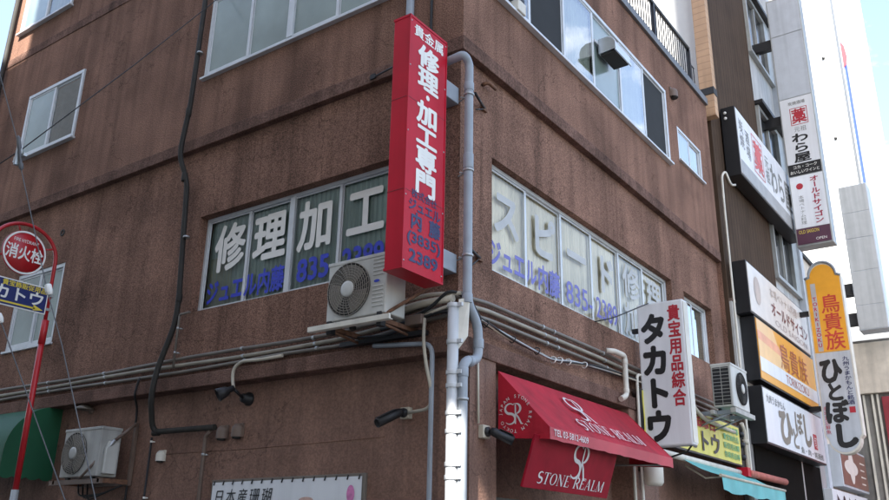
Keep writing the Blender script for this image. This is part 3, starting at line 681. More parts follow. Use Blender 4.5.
cable('drainpipe', [(-10.06, -.07, 14), (-10.06, -.07, .13)], .045, DRAIN_D, 'dark drainpipe at the far left end of the brown building', 'drainpipe')
# iron brackets left on the wall beside the corner drainpipe
def iron(y, z, label):
    t = thing('iron_bracket', (-.08, y, z), label, 'bracket', 'old iron brackets by the corner drainpipe')
    c = MB(); c.box(-.09, -.05, y - .05, y + .05, z - .03, z + .05); c.build('wall_plate', RUST, t)
    c = MB(); c.tube([(-.06, y, z), (.06, y - .36, z - .03)], .016, 6); c.build('arm', BLACK_P, t)
    c = MB(); c.tube([(-.06, y - .02, z - .02), (.05, y - .33, z - .20)], .008, 6); c.build('strut', BLACK_P, t)
iron(.50, 6.99, 'upper black iron bracket with a strut beside the corner drainpipe')
iron(.42, 5.27, 'lower black iron bracket with a strut beside the corner drainpipe')
c = MB(); c.tube(fillet([(-.07, .48, 7.27), (-.01, .50, 7.29), (.0, .64, 7.27)], .05), .022, 6); tag(c.build('bracket_stub', RUST), 'rusty broken bracket stub on the wall under the cornice', 'bracket')

# ------------------------------------------------------------------ air conditioners
def ac_unit(name, F, u0, u1, d0, d1, z0, z1, label, mat, fan_u, fan_r, louvres=True, rib_side=None, side_cover=None, badge=True, group='outdoor air conditioner units', grille=None):
    t = thing(name, F.p((u0 + u1) / 2, (d0 + d1) / 2, z0 - .03), label, 'air conditioner', group)
    c = MB(); c.fb(F, u0, u1, d0, d1 - .004, z0, z1); c.build('casing', mat, t, .014, 3)
    c = MB(); c.fb(F, u0 - .006, u1 + .006, d0 - .004, d1 + .003, z1 - .03, z1 + .008); c.build('top_cover', mat, t, .008)
    zc = (z0 + z1) / 2 - .005; P = Pl(F.p(0, d1, 0), F.u, Z)
    well = MB(); well.lathe(F.p(fan_u, d1 - .002, zc), F.n, [(0.0, fan_r), (.012, fan_r), (.012, fan_r * .97), (.003, fan_r * .96), (.003, 0)], 40); well.build('fan_well', AC_DK, t)
    fb = MB()
    for k in range(3):
        a0 = k * 2.094 + .4; vs = []
        for i in range(7):
            a = a0 + i * .22
            for rr, dd in ((.25, .002), (.92, .006)): vs.append(F.p(fan_u + fan_r * rr * math.cos(a + rr * .3), d1 + .003 + dd * i / 6, zc + fan_r * rr * math.sin(a + rr * .3)))
        fb.add(vs, [(2 * i, 2 * i + 1, 2 * i + 3, 2 * i + 2) for i in range(6)], 0, True)
    fb.build('fan_blade', AC_GR, t)
    g = MB()
    for k in range(8):
        rr = fan_r * (.34 + .66 * k / 7)
        g.tube([F.p(fan_u + rr * math.cos(i * math.pi / 24), d1 + .022 - .008 * (k / 7) ** 2, zc + rr * math.sin(i * math.pi / 24)) for i in range(48)], .0042, 5, closed=True)
    for i in range(28):
        a = i * 2 * math.pi / 28
        g.tube([F.p(fan_u + rr * math.cos(a + .5 * (rr / fan_r - .3)), d1 + .024 - .008 * (rr / fan_r) ** 2, zc + rr * math.sin(a + .5 * (rr / fan_r - .3))) for rr in (fan_r * .3, fan_r * .65, fan_r)], .0034, 4)
    g.build('fan_grille', grille or AC_GR, t)
    c = MB(); c.lathe(F.p(fan_u, d1 + .018, zc), F.n, [(0, fan_r * .30), (.012, fan_r * .30), (.018, fan_r * .2), (.02, 0)], 24); c.build('hub_cap', mat, t)
    if louvres:
        a = fan_u + fan_r + .03; e = u1 - .03
        if e - a > .03:
            for ks in (range(0, 6), range(8, 13)):
                c = MB()
                for k in ks: zz = z0 + .07 + k * (z1 - z0 - .13) / 12; c.fb(F, a, e, d1 - .006, d1 + .004, zz, zz + .016)
                c.build('louvre', mat, t, .004, 1)
    if badge:
        T = Txt(); T.disc(P, u1 - .11, zc + .03, .035, 20, .014, .004); T.build('badge', BLUE_V, t)
    if rib_side:
        c = MB(); ua = u0 if rib_side == 'l' else u1; sg = -1 if rib_side == 'l' else 1
        c.fb(F, ua - .001 if sg > 0 else ua - .006, ua + .006 if sg > 0 else ua + .001, d0 + .02, d1 - .03, z0 + .03, z1 - .05); c.build('coil_guard', BLACK_P, t)
        c = MB()
        for k in range(11): zz = z0 + .05 + k * (z1 - z0 - .12) / 10; c.fb(F, ua - .012 if sg < 0 else ua, ua if sg < 0 else ua + .012, d0 + .02, d1 - .03, zz, zz + .006)
        for k in range(3): dd = d0 + .02 + k * (d1 - d0 - .056) / 2; c.fb(F, ua - .013 if sg < 0 else ua, ua if sg < 0 else ua + .013, dd, dd + .006, z0 + .03, z1 - .05)
        c.build('guard_wire', AC_G, t)
    if side_cover:
        c = MB(); c.prism([F.p(u1, d0 + .05, z0 + .03), F.p(u1, d0 + .05, z0 + .42), F.p(u1, d1 - .10, z0 + .42), F.p(u1, d1 - .06, z0 + .32), F.p(u1, d1 - .06, z0 + .03)], F.u * .05); c.build('valve_cover', AC_W, t, .012)
    for ua in (u0 + .1, u1 - .16):
        for da in (d0 + .03, d1 - .07): c = MB(); c.fb(F, ua, ua + .06, da, da + .04, z0 - .03, z0 + .001); c.build('foot', BLACK_P, t, .004)
    return t
ac_unit('air_conditioner', LF, -1.225, -.49, .20, .50, 4.56, 5.145, 'white air conditioner with a large round grille below the lettered window', AC_W, -.945, .262)
t = thing('wall_bracket', LF.p(-.9, -.08, 4.5), 'rusty angle bracket with a white front rail carrying the upper air conditioner', 'bracket')
c = MB(); c.fb(LF, -1.40, -.39, .535, .56, 4.475, 4.525); c.fb(LF, -1.40, -.39, .50, .535, 4.475, 4.482); c.build('front_rail', CREAM_P, t, .003)
for u in (-1.18, -.56):
    c = MB(); c.fb(LF, u - .02, u + .02, -.08, .50, 4.485, 4.528); c.tube([LF.p(u, .46, 4.48), LF.p(u, -.0, 4.44)], .014, 6); c.build('arm', RUST, t)
    c = MB(); c.fb(LF, u - .03, u + .03, .43, .50, 4.44, 4.57 if u < -1 else 4.58); c.build('foot_clamp', BLACK_P, t, .005)
c = MB(); c.tube([LF.p(-.52, .50, 4.53), LF.p(-.30, .10, 4.86)], .017, 7); c.build('stay', RUST, t)
c = MB(); c.fb(LF, -1.42, -.36, .0, .07, 4.43, 4.475); c.build('wall_rail', BLACK_P, t)
ac_unit('air_conditioner', LF, -5.87, -5.09, -.08, .20, 3.29, 3.87, 'aged grey air conditioner in a brown cradle beside the green awning', AC_G, -5.60, .25, badge=False, side_cover=True, louvres=False)
t = thing('wall_bracket', LF.p(-5.4, -.2, 3.25), 'brown steel cradle with a diagonal stay carrying the aged air conditioner', 'bracket')
c = MB(); c.fb(LF, -6.0, -4.93, .20, .24, 3.20, 3.255); c.fb(LF, -6.0, -4.93, -.19, -.15, 3.20, 3.255); c.build('rail', PVC_BR, t)
for u in (-5.9, -4.97): c = MB(); c.fb(LF, u - .02, u + .02, -.19, .24, 3.21, 3.262); c.build('arm', RUST, t)
c = MB(); c.fb(LF, -4.97, -4.93, -.19, -.15, 3.255, 3.95); c.build('post', PVC_BR, t)
c = MB(); c.tube([LF.p(-5.30, .27, 3.26), LF.p(-5.12, .16, 3.52)], .016, 7); c.tube([LF.p(-5.14, .17, 3.50), LF.p(-5.02, .05, 3.72)], .022, 7, 1); c.tube([LF.p(-5.04, .06, 3.70), LF.p(-4.93, -.15, 3.93)], .02, 7); c.build('stay', [PVC_BR, GALV], t)
for k in range(3): c = MB(); c.tube(fillet([LF.p(-5.9 + k * .1, -.1, 3.25), LF.p(-5.7 + k * .1, 0, 3.08 - .03 * k), LF.p(-5.2, 0, 3.1), LF.p(-4.98, -.1, 3.2)], .1), .011, 6); c.build('cable', RUBBER, t)
ac_unit('air_conditioner', RF, 6.10, 6.87, .30, .60, 4.56, 5.19, 'white air conditioner with a black ribbed side above the yellow sign', AC_W, 6.52, .24, rib_side='l', louvres=False, badge=False, grille=AC_DK)
t = thing('wall_bracket', RF.p(6.5, -.08, 4.5), 'grey steel bracket carrying the air conditioner above the yellow sign', 'bracket')
for u in (6.2, 6.78): c = MB(); c.fb(RF, u - .02, u + .02, -.08, .62, 4.47, 4.525); c.tube([RF.p(u, .5, 4.48), RF.p(u, -.02, 4.30)], .014, 6); c.build('arm', PVC_G, t)
c = MB(); c.fb(RF, 6.02, 6.95, .56, .64, 4.46, 4.53); c.fb(RF, 6.02, 6.95, .27, .32, 4.46, 4.52); c.build('rail', AC_G, t, .004)
t = thing('duct_box', (-.08, 5.5, 4.7), 'grey metal duct box on the wall left of the black ribbed air conditioner', 'box')
c = MB(); c.fb(RF, 5.35, 5.75, -.08, .16, 4.72, 5.12); c.build('housing', PVC_G, t, .015); c = MB(); c.fb(RF, 5.40, 5.70, .16, .168, 4.78, 5.06); c.build('lid', ALU_D, t, .004)
cable('lagged_hose', [(.1, 5.5, 4.72), (.12, 5.6, 4.62), (.1, 5.9, 4.52), (.12, 6.15, 4.42), (.1, 7.2, 4.40), (.05, 7.8, 4.42)], .03, PVC_B, 'beige lagged hose curving below the black ribbed air conditioner', 'hose')

# ------------------------------------------------------------------ vents, lamps, cameras
def hood_vent(F, u, d, z, r, mat, label, group=None):
    t = thing('vent_hood', F.p(u, d, z - r), label, 'vent', group)
    c = MB(); n = 16; vs = []
    for i in range(9):                                  # rounded top half, open downwards
        a = math.pi / 2 * i / 8
        for j in range(n + 1):
            b = math.pi * j / n
            vs.append(F.p(u - r * math.cos(b) * math.cos(a), d + .02 + r * 1.1 * math.sin(b) * math.cos(a), z + r * 1.0 * math.sin(a)))
    c.add(vs, [(i * (n + 1) + j, i * (n + 1) + j + 1, (i + 1) * (n + 1) + j + 1, (i + 1) * (n + 1) + j) for i in range(8) for j in range(n)], 0, True)
    vs = []
    for zz in (z - r * 1.1, z):
        for j in range(n + 1): b = math.pi * j / n; vs.append(F.p(u - r * math.cos(b), d + .02 + r * 1.1 * math.sin(b), zz))
    c.add(vs, [(j, j + 1, n + 2 + j, n + 1 + j) for j in range(n)], 0, True)
    c.fb(F, u - r * 1.02, u + r * 1.02, d, d + .022, z - r * 1.1, z + r * 1.02)
    c.build('cowl', mat, t)
    c = MB(); c.cyl(F.p(u, d + r * .6, z - r * 1.35), F.p(u, d + r * .6, z - r * .7), r * .62, n=14); c.build('duct_mouth', AC_DK, t)
g2 = 'brown vent hoods on the shaded lower wall'
hood_vent(LF, -3.34, -.2, 3.74, .072, PVC_BR, 'left one of two brown vent hoods beside the dark horizontal pipe', g2)
hood_vent(LF, -3.09, -.2, 3.745, .072, PVC_BR, 'right one of two brown vent hoods below the black spotlight', g2)
hood_vent(LF, -4.40, -.2, 3.53, .06, CREAM_P, 'small off-white vent hood on the lower wall under the dark pipe')
hood_vent(RF, 6.25, 0.0, 9.93, .085, PVC_BR, 'brown vent hood high on the wall left of the small window')
t = thing('dome_lamp', LF.p(-6.0, -.2, 4.17), 'small brown round lamp on the wall under the ledge above the aged air conditioner', 'lamp')
c = MB(); c.lathe(LF.p(-6.0, -.2, 4.19), LF.n, [(0, .05), (.02, .05), (.03, .02), (.10, .02), (.10, 0)], 16); c.build('stem', PVC_BR, t)
c = MB(); c.lathe(LF.p(-6.0, -.08, 4.24), -Z, [(0, .0), (.005, .05), (.03, .10), (.06, .125), (.062, .11), (.03, .08), (.02, 0)], 20); c.build('shade', PIPE_T, t)
c = MB(); c.lathe(LF.p(-7.3, -.081, 6.92), LF.n, [(0, .055), (.012, .055), (.014, .03), (-.01, .025)], 14); tag(c.build('wall_sleeve', AC_DK), 'dark round pipe hole in the wall above the fire hydrant sign', 'pipe hole')
t = thing('box_vent', RF.p(3.3, 0, 9.0), 'stainless range hood vent box in front of the upper ribbon window', 'vent')
c = MB(); F = RF
c.prism([F.p(3.30, .03, 9.12), F.p(3.30, .03, 9.36), F.p(3.30, .18, 9.36), F.p(3.30, .26, 9.31), F.p(3.30, .29, 9.24), F.p(3.30, .29, 9.14)], F.u * .50); c.build('hood', STEEL, t, .008)
c = MB(); c.fb(F, 3.33, 3.77, .05, .27, 9.10, 9.122); c.build('opening', AC_DK, t)
c = MB(); c.fb(F, 3.28, 3.82, .282, .30, 9.10, 9.14); c.build('lip', STEEL, t)
t = thing('sensor_box', RF.p(1.07, 0, 8.5), 'small beige sensor box on the upper wall near the left end of the ribbon window', 'box')
c = MB(); c.fb(RF, .98, 1.16, 0, .10, 8.47, 8.62); c.build('housing', CREAM_P, t, .012); c = MB(); c.fb(RF, 1.0, 1.14, .03, .09, 8.62, 8.68); c.build('mount', BLACK_P, t)
t = thing('spotlight', LF.p(-2.75, -.2, 4.05), 'black spotlight fixed under the ledge with its lens pointing down left', 'lamp')
c = MB(); c.lathe(LF.p(-2.98, -.2, 4.08), LF.n, [(0, .075), (.03, .075), (.045, .055), (.10, .05), (.11, 0)], 20); c.tube([LF.p(-2.98, -.1, 4.08), LF.p(-2.94, .08, 4.15)], .018, 8); c.build('mount', BLACK_P, t)
a, b_ = LF.p(-2.93, .08, 4.16), LF.p(-3.03, .24, 4.05); ax = (b_ - a).normalized()
c = MB(); c.lathe(a, ax, [(0, 0), (0, .03), (.06, .034), (.09, .055), (.19, .075), (.195, .068), (.16, .06)], 22); c.build('lamp_head', BLACK_P, t)
c = MB(); c.lathe(a + ax * .165, ax, [(0, .062), (.006, .05), (.012, 0)], 20); c.build('lens', ALU, t)
cable('lamp_conduit', [LF.p(-2.97, .05, 4.15), LF.p(-3.02, .04, 4.28), LF.p(-3.02, .035, 4.40), LF.p(-2.90, .03, 4.46), LF.p(-2.62, .02, 4.445), LF.p(-2.3, .0, 4.46)], .019, PVC_B, 'beige conduit arching over the ledge to the black spotlight', 'conduit')
def cctv(box_c, bs, n, tip, label):
    t = thing('security_camera', box_c, label, 'camera', 'bullet cameras at the corner')
    n = Vector(n); s = Vector((-n.y, n.x, 0)); o = Vector(box_c)
    c = MB(); c.obox(o - s * bs - Z * bs, s * 2 * bs, n * .06, Z * 2 * bs); c.build('mount_box', PVC_B, t, .008)
    c = MB(); a = o + n * .06; c.lathe(a, n, [(0, .045), (.02, .045), (.03, .02), (.05, .02)], 16); p = a + n * .06
    c.tube([a + n * .03, p], .022, 10); c.build('swivel', BLACK_P, t)
    tip = Vector(tip); ax = (tip - p).normalized(); L = (tip - p).length
    c = MB(); c.lathe(p, ax, [(-.02, 0), (-.02, .03), (.02, .042), (L, .044), (L + .0, .036), (L - .02, .034), (L - .02, 0)], 18); c.build('camera_body', BLACK_P, t)
    c = MB(); u2 = ax.cross(Z).normalized(); w2 = u2.cross(ax); c.obox(p + ax * .05 + w2 * .045 - u2 * .034, u2 * .068, ax * (L - .07), w2 * .005); c.build('sunshade', BLACK_P, t)
cctv(LF.p(-.73, -.2, 3.75), .055, (0, -1, 0), LF.p(-.81, .16, 3.62), 'black bullet camera on a beige box pointing left on the shaded wall')
cctv(RF.p(.40, -.02, 3.555), .06, (1, 0, 0), (.26, .50, 3.47), 'black bullet camera on a beige box beside the red awning')

# ------------------------------------------------------------------ the red vertical sign
def sign_box(name, label, F, u0, u1, d0, d1, z0, z1, mats, cat='sign', bevel=.008, group=None, body='sign_box'):
    t = thing(name, F.p((u0 + u1) / 2, d0, z0), label, cat, group)
    c = MB(); c.fb(F, u0, u1, d0, d1, z0, z1); c.build(body, mats, t, bevel)
    return t
S = thing('projecting_sign', (-.2, -.45, 4.85), 'tall red box sign with white and navy characters at the building corner', 'sign')
c = MB(); c.box(-.30, -.10, -.765, -.155, 4.86, 7.47); c.build('sign_box', RED_P, S, .006)
c = MB(); c.box(-.29, -.11, -.755, -.165, 4.845, 4.862); c.build('underside', RED_D, S)
for z in (4.855, 7.45):
    c = MB(); c.box(-.305, -.094, -.77, -.15, z - .012, z + .012); c.build('rim', RED_P, S)
c = MB(); c.box(-.106, -.094, -.77, -.758, 4.86, 7.46); c.box(-.106, -.094, -.162, -.15, 4.86, 7.46); c.build('edge_trim', RED_P, S)
P = Pl((-.097, -.765, 4.86), Y, Z); T = Txt()
T.row('貴金属', P, .06, 2.40, .56, 2.54, .02)
zz = 2.36
for ch, h in (('修', .242), ('理', .242), ('・', .12), ('加', .242), ('工', .23), ('専', .242), ('門', .242)):
    if ch == '・': T.disc(P, .31, zz - h / 2, .028)
    else: T.em(ch, P, .14, zz - h - .006, .48, zz + .006, .04)
    zz -= h + .005
T.build('lettering', WHITE_V, S)
T = Txt(); T.row('株式会社', P, .10, .695, .50, .79, .012); T.row('ジュエル', P, .06, .565, .56, .69, .03); T.em('内', P, .10, .39, .28, .565, .04); T.em('藤', P, .38, .39, .56, .565, .04)
T.line('(3835)', P, .06, .225, .565, .365, .03); T.line('2389', P, .09, .075, .53, .20, .035); T.build('lettering', NAVY, S)
for z in (5.6, 6.55):
    c = MB(); c.box(-.302, -.0985, -.767, -.153, z, z + .006); c.build('panel_seam', RED_D, S)
for z in (4.92, 5.55, 6.2, 6.9, 7.4):
    for y in (-.745, -.175): c = MB(); c.lathe((-.0985, y, z), X, [(0, .009), (.004, .008), (.006, 0)], 10); c.build('screw', GALV, S)
for z in (5.02, 6.85):
    c = MB(); c.box(-.27, -.10, -.152, .078, z, z + .19); c.build('mount_box', PVC_G, S, .006)
c = MB(); c.tube([(-.29, -.38, 7.28), (-1.20, -.01, 7.50)], .011, 6); c.box(-1.24, -1.17, -.03, .0, 7.47, 7.53); c.build('stay_rod', BLACK_P, S)

# ------------------------------------------------------------------ red awning with its hanging board
A = thing('awning', (0, 2.1, 3.5), 'red shop awning with white serif lettering and an emblem on its end', 'awning')
ya, yb, xt, zt, xf, zf, zv, zb = .66, 3.66, -.0, 4.17, .55, 3.60, 3.49, 3.53
c = MB(); N = 24; vs = []
for i in range(N + 1):
    y = ya + (yb - ya) * i / N
    for k in range(7):
        q = k / 6; sag = -.022 * math.sin(math.pi * q) * (1 - abs(math.cos(math.pi * (i % 6) / 6)) * .6); vs.append((xt + (xf - xt) * q + sag * .6, y, zt + (zf - zt) * q + sag))
c.add(vs, [(i * 7 + k, i * 7 + k + 1, (i + 1) * 7 + k + 1, (i + 1) * 7 + k) for i in range(N) for k in range(6)], 0, True); c.build('canopy', RED_CL, A)
c = MB(); vs = []
for i in range(N + 1):
    y = ya + (yb - ya) * i / N
    for z in (zf, zv): vs.append((xf + .002 + (.004 * math.sin(i * 1.7) if z == zv else 0), y, z + (.004 * math.sin(i * 2.3) if z == zv else 0)))
c.add(vs, [(2 * i, 2 * i + 1, 2 * i + 3, 2 * i + 2) for i in range(N)], 0, True); c.build('valance', RED_CLF, A)
for y in (ya, yb): c = MB(); c.prism([(xt, y, zt), (xf, y, zf), (xf, y, zv), (xt, y, zb)], (0, .004, 0)); c.build('end_panel', RED_CL, A)
c = MB()
for y in (ya + .03, (ya + yb) / 2, yb - .03): c.tube([(-.28, y, zb + .02), (xf - .02, y, zv + .03)], .012, 6)
c.tube([(xf - .02, ya + .01, zv + .03), (xf - .02, yb - .01, zv + .03)], .012, 6); c.build('frame', ALU_D, A)
sl = Vector((xt - xf, 0, zt - zf)); L = sl.length; P = Pl(Vector((xf, 0, zf)) + Vector((.57, 0, .55)).normalized() * .012, Y, sl.normalized())
T = Txt(); T.serif('STONE REALM', P, 1.50, .10, 3.05, .26); monogram(T, P, 1.90, .47, .36); T.build('lettering', SILVER_TX, A)
P = Pl((xf + .012, 0, 0), Y, Z); T = Txt(); T.line('TEL 03-5812-4609', P, .72, 3.525, 1.42, 3.585, .004); T.build('lettering', SILVER_TX, A)
P = Pl((0, ya - .004, 0), X, Z); T = Txt(); monogram(T, P, .175, 3.745, .20); ringtext(T, P, 'STONE REALM TOKYO JAPAN ', .19, 3.745, .165, .045); T.build('emblem', SILVER_TX, A)
RED_B = M('dark red board face', (0.27, 0.008, 0.02), 0.6, var=0.15, spec=0.12, grime=0.2)
H = thing('hanging_board', (.4, 1.45, 3.08), 'red slanted board with an emblem and serif lettering below the awning', 'sign')
o = Vector((.30, .58, 3.07)); vv = Vector((.15, 0, .46)); c = MB(); c.obox(o, (0, 1.76, 0), vv, Vector((-.95, 0, .31)) * .025); c.build('board', RED_B, H, .004)
P = Pl(o + Vector((.95, 0, -.31)) * .004, Y, vv.normalized() + Y * .0)
P.n = Vector((.95, 0, -.31))
Q = Pl(P.p(0, 0), Y, (vv.normalized() + Y * .18)); T = Txt(); T.serif('STONE REALM', Q, .20, .055, 1.58, .165); monogram(T, P, .98, .315, .34); T.build('lettering', SILVER_TX, H)
c = MB(); [c.tube([(.45, y, 3.53), (.47, y, 3.62)], .008, 5) for y in (.8, 2.1)]; c.build('hanger', BLACK_P, H)
t = thing('cylinder_lamp', (.15, 4.0, 3.35), 'pale cylindrical lamp housing under the right end of the red awning', 'lamp')
c = MB(); c.lathe((.16, 4.02, 3.62), -Z, [(0, 0), (0, .11), (.02, .12), (.26, .115), (.30, .09), (.30, 0)], 22); c.build('housing', CREAM_P, t); c = MB(); c.box(-.02, .1, 3.98, 4.06, 3.5, 3.56); c.build('arm', BLACK_P, t)

# ------------------------------------------------------------------ white and black projecting sign, yellow sign, teal awning
F = LFr(4.1)
S = sign_box('projecting_sign', 'white lightbox sign with large black characters and a red column beyond the red awning', F, .03, .66, -.18, 0, 3.80, 5.66, WHITE, bevel=.02)
P = FP(F, 0); T = Txt(); T.col('タカトウ', P, .06, .43, 5.52, 3.84, .055); T.build('lettering', BLACK, S)
T = Txt(); T.col('貴宝用品綜合', P, .445, .62, 5.60, 4.28, .03); T.build('lettering', RED_L, S)
c = MB(); c.box(.661, .667, 4.11, 4.27, 3.83, 5.63); c.build('side_panel', CREAM_P, S)
c = MB(); [c.box(-.08, .04, 4.17, 4.23, z, z + .06) for z in (4.1, 5.3)]; c.build('arm', BLACK_P, S)
c = MB(); c.tube([(.60, 4.2, 3.80), (.5, 4.3, 3.74), (.2, 4.28, 3.66), (-.02, 4.3, 3.7)], .012, 6); c.build('stay_rod', BLACK_P, S)
S = thing('wall_sign', (0, 6.4, 3.9), 'yellow wrinkled sheet sign with black red and green characters under an air conditioner', 'sign')
c = MB(); c.fb(RF, 4.02, 8.06, -.02, .05, 3.90, 4.54); c.build('sign_frame', BLACK_P, S, .006)
c = MB(); vs = []; nu, nv = 44, 8
for i in range(nu + 1):
    for j in range(nv + 1):
        u, v = i / nu, j / nv; vs.append(RF.p(4.06 + 3.96 * u, .056 + .006 * math.sin(u * 40 + v * 3) * math.sin(v * 5 + u * 9), 3.925 + .59 * v))
c.add(vs, [(i * (nv + 1) + j, (i + 1) * (nv + 1) + j, (i + 1) * (nv + 1) + j + 1, i * (nv + 1) + j + 1) for i in range(nu) for j in range(nv)], 0, True); c.build('sheet', YEL_SG, S)
P = FP(RF, .064); T = Txt(); T.row('タカトウ', P, 5.05, 3.95, 7.0, 4.28, .03); T.build('lettering', BLACK, S)
T = Txt(); T.row('貴宝用品綜合', P, 4.9, 4.30, 6.85, 4.50, .03); T.build('lettering', RED_L, S)
T = Txt()
for k, s in enumerate(('ケース各種', '貴宝飾用品', '販促用品類', '包装用品等')): T.row(s, P, 7.15, 4.38 - k * .135, 7.93, 4.48 - k * .135, .02)
T.build('lettering', GREEN_TX, S)
A = thing('awning', (.2, 6.4, 3.5), 'small teal cloth awning with a cream roller under the yellow sign', 'awning')
c = MB(); c.tube([(.02, 4.2, 3.80), (.02, 8.3, 3.80)], .045, 12); c.build('roller', CREAM_P, A)
c = MB(); vs = []
for i in range(21):
    y = 5.4 + 3.1 * i / 20
    for q in range(5): s = q / 4; vs.append((.02 + .53 * s, y, 3.79 - .25 * s - .03 * math.sin(math.pi * s)))
c.add(vs, [(i * 5 + k, i * 5 + k + 1, i * 5 + k + 6, i * 5 + k + 5) for i in range(20) for k in range(4)], 0, True); c.build('canopy', TEAL_CL, A)
c = MB(); c.tube([(.55, 5.36, 3.54), (.55, 8.52, 3.54)], .022, 8); c.build('front_bar', PVC_B, A)
c = MB(); vs = []
for i in range(41):
    y = 5.4 + 3.1 * i / 40; vs += [(.555, y, 3.53), (.56 + .012 * math.sin(i * .9), y + .02, 3.36 - .035 * abs(math.sin(i * .24)))]
c.add(vs, [(2 * i, 2 * i + 1, 2 * i + 3, 2 * i + 2) for i in range(40)], 0, True); c.build('valance', TEAL_CL, A)
for y in (5.5, 8.4): c = MB(); c.tube([(.02, y, 3.7), (.3, y, 3.52), (.54, y, 3.53)], .014, 6); c.build('arm', PVC_B, A)
t = thing('rolled_awning', (.1, 8.9, 3.8), 'faded red rolled awning beyond the teal awning', 'awning')
c = MB(); c.tube([(.12, 8.1, 3.80), (.12, 10.3, 3.82)], .06, 14); c.build('roll', M('faded red roll', (.42, .12, .09), .7, var=.25), t)
c = MB(); c.box(-.02, .16, 7.95, 8.1, 3.74, 3.88); c.build('end_bracket', RED_P, t)

# ------------------------------------------------------------------ green awning at the far left
A = thing('awning', LF.p(-7.6, -.2, 3.3), 'dark green rounded shop awning with a scalloped hem', 'awning')
prof = []
for i in range(11):
    a = math.pi / 2 * i / 10; prof.append((-.2 + .72 * math.sin(a), 3.62 + .66 * math.cos(a)))
prof.append((.525, 3.33))
c = MB(); vs = []; n = 28
for i in range(n + 1):
    u = -10.0 + (10.0 - 6.70) * i / n
    for k, (d, z) in enumerate(prof): vs.append(LF.p(u, d, z - (.035 * abs(math.sin(i * math.pi / 2 * .8)) if k == len(prof) - 1 else 0)))
m = len(prof); c.add(vs, [(i * m + k, i * m + k + 1, (i + 1) * m + k + 1, (i + 1) * m + k) for i in range(n) for k in range(m - 1)], 0, True); c.build('canopy', GREEN_CL, A)
c = MB(); hem = [LF.p(-6.695, .525 - .725 * j / 12, 3.33 - .035 * abs(math.sin(j * math.pi / 3))) for j in range(13)]
c.prism([LF.p(-6.695, d, z) for d, z in prof[:-1]] + hem, (.004, 0, 0)); c.build('end_panel', GREEN_CL, A)

# ------------------------------------------------------------------ framed board on the lower left wall
S = thing('wall_sign', LF.p(-2.4, -.2, 1.9), 'white banner sign with black brush characters laced to a frame', 'sign')
c = MB(); c.fb(LF, -3.42, -1.20, -.2, -.16, 2.0, 3.215); c.build('sign_frame', PIPE_T, S, .004)
c = MB(); vs = []
for i in range(31):
    for j in range(9): u, v = i / 30, j / 8; vs.append(LF.p(-3.39 + 2.16 * u, -.150 + .004 * math.sin(u * 30) * (v ** 3), 2.03 + 1.155 * v))
c.add(vs, [(i * 9 + j, (i + 1) * 9 + j, (i + 1) * 9 + j + 1, i * 9 + j + 1) for i in range(30) for j in range(8)], 0, True); c.build('banner', WHITE, S)
for k in range(15): c = MB(); u = -3.36 + k * .15; c.tube([LF.p(u, -.14, 3.155), LF.p(u + .01, -.145, 3.20)], .008, 5); c.build('lacing', BLACK_P, S)
P = FP(LF, -.145); T = Txt(); Q = Pl(P.p(0, 0), P.u, P.v + P.u * .16)
for k, ch in enumerate('日本産珊瑚'): T.em(ch, Q, -3.34 - 3.0 * .16 + k * .185, 2.945, -3.18 - 3.0 * .16 + k * .185, 3.115, .004)
T.build('lettering', BLACK, S)
T = Txt(); T.disc(P, -1.36, 3.02, .05, 20, .085); T.build('picture_patch', M('pink print', (.62, .20, .42), .6, var=.3, vs=12), S)
T = Txt(); T.disc(P, -1.95, 2.975, .1, 20, .03); T.build('picture_patch', M('pale red print', (.55, .36, .30), .6, var=.3, vs=20), S)

# ------------------------------------------------------------------ fire hydrant sign post
S = thing('hydrant_sign', (-5.1, -1.14, .13), 'red pole with a round red hydrant sign in a hoop above a blue arrow board', 'street sign')
F = RFr(-5.1); cy, cz = -1.54, 5.70
arc = [F.p(cy + .39 * math.cos(R(a)), 0, cz + .345 * math.sin(R(a))) for a in range(0, 226, 9)]
c = MB(); c.tube([F.p(-1.145, 0, 4.95)] + arc, .022, 10); c.build('hoop', RED_POLE, S)
c = MB(); c.tube([F.p(-1.135, 0, 3.06), F.p(-1.14, 0, 4.95)], .033, 12); c.tube([F.p(-1.14, 0, 4.70), F.p(-1.14, 0, 4.98)], .04, 12); c.build('pole', RED_POLE, S)
c = MB(); c.tube([F.p(-1.133, 0, .13), F.p(-1.135, 0, 3.07)], .04, 12); c.build('pole_sleeve', ALU_D, S)
c = MB(); c.lathe(F.p(cy, -.012, cz), F.n, [(0, 0), (0, .262), (.024, .262), (.024, 0)], 48); c.build('disc', RED_POLE, S)
P = Pl(F.p(0, .0145, 0), Y, Z); T = Txt(); T.ring(P, cy, cz, .258, .236, 56); T.row('消火栓', P, cy - .225, cz - .10, cy + .225, cz + .085, .02); T.line('FIRE HYDRANT', P, cy - .15, cz + .115, cy + .15, cz + .155, .004); T.build('lettering', WHITE_V, S)
for a in (25, 110, 200): c = MB(); c.tube([F.p(cy + .25 * math.cos(R(a)), 0, cz + .25 * math.sin(R(a))), F.p(cy + .39 * math.cos(R(a)), 0, cz + .345 * math.sin(R(a)))], .011, 6); c.build('strut', RED_POLE, S)
c = MB(); c.fb(F, -2.08, -1.185, .03, .045, 5.03, 5.35); b0 = c.build('arrow_board', WHITE_V, S, .004)
P = Pl(F.p(0, .047, 0), Y, Z); T = Txt(); T.rect(P, -2.065, 5.045, -1.20, 5.335); T.build('board_face', BLUE_SG, b0)
P = Pl(F.p(0, .050, 0), Y, Z); T = Txt(); T.row('タカトウ', P, -2.04, 5.10, -1.22, 5.275, .025); T.build('lettering', WHITE_V, b0)
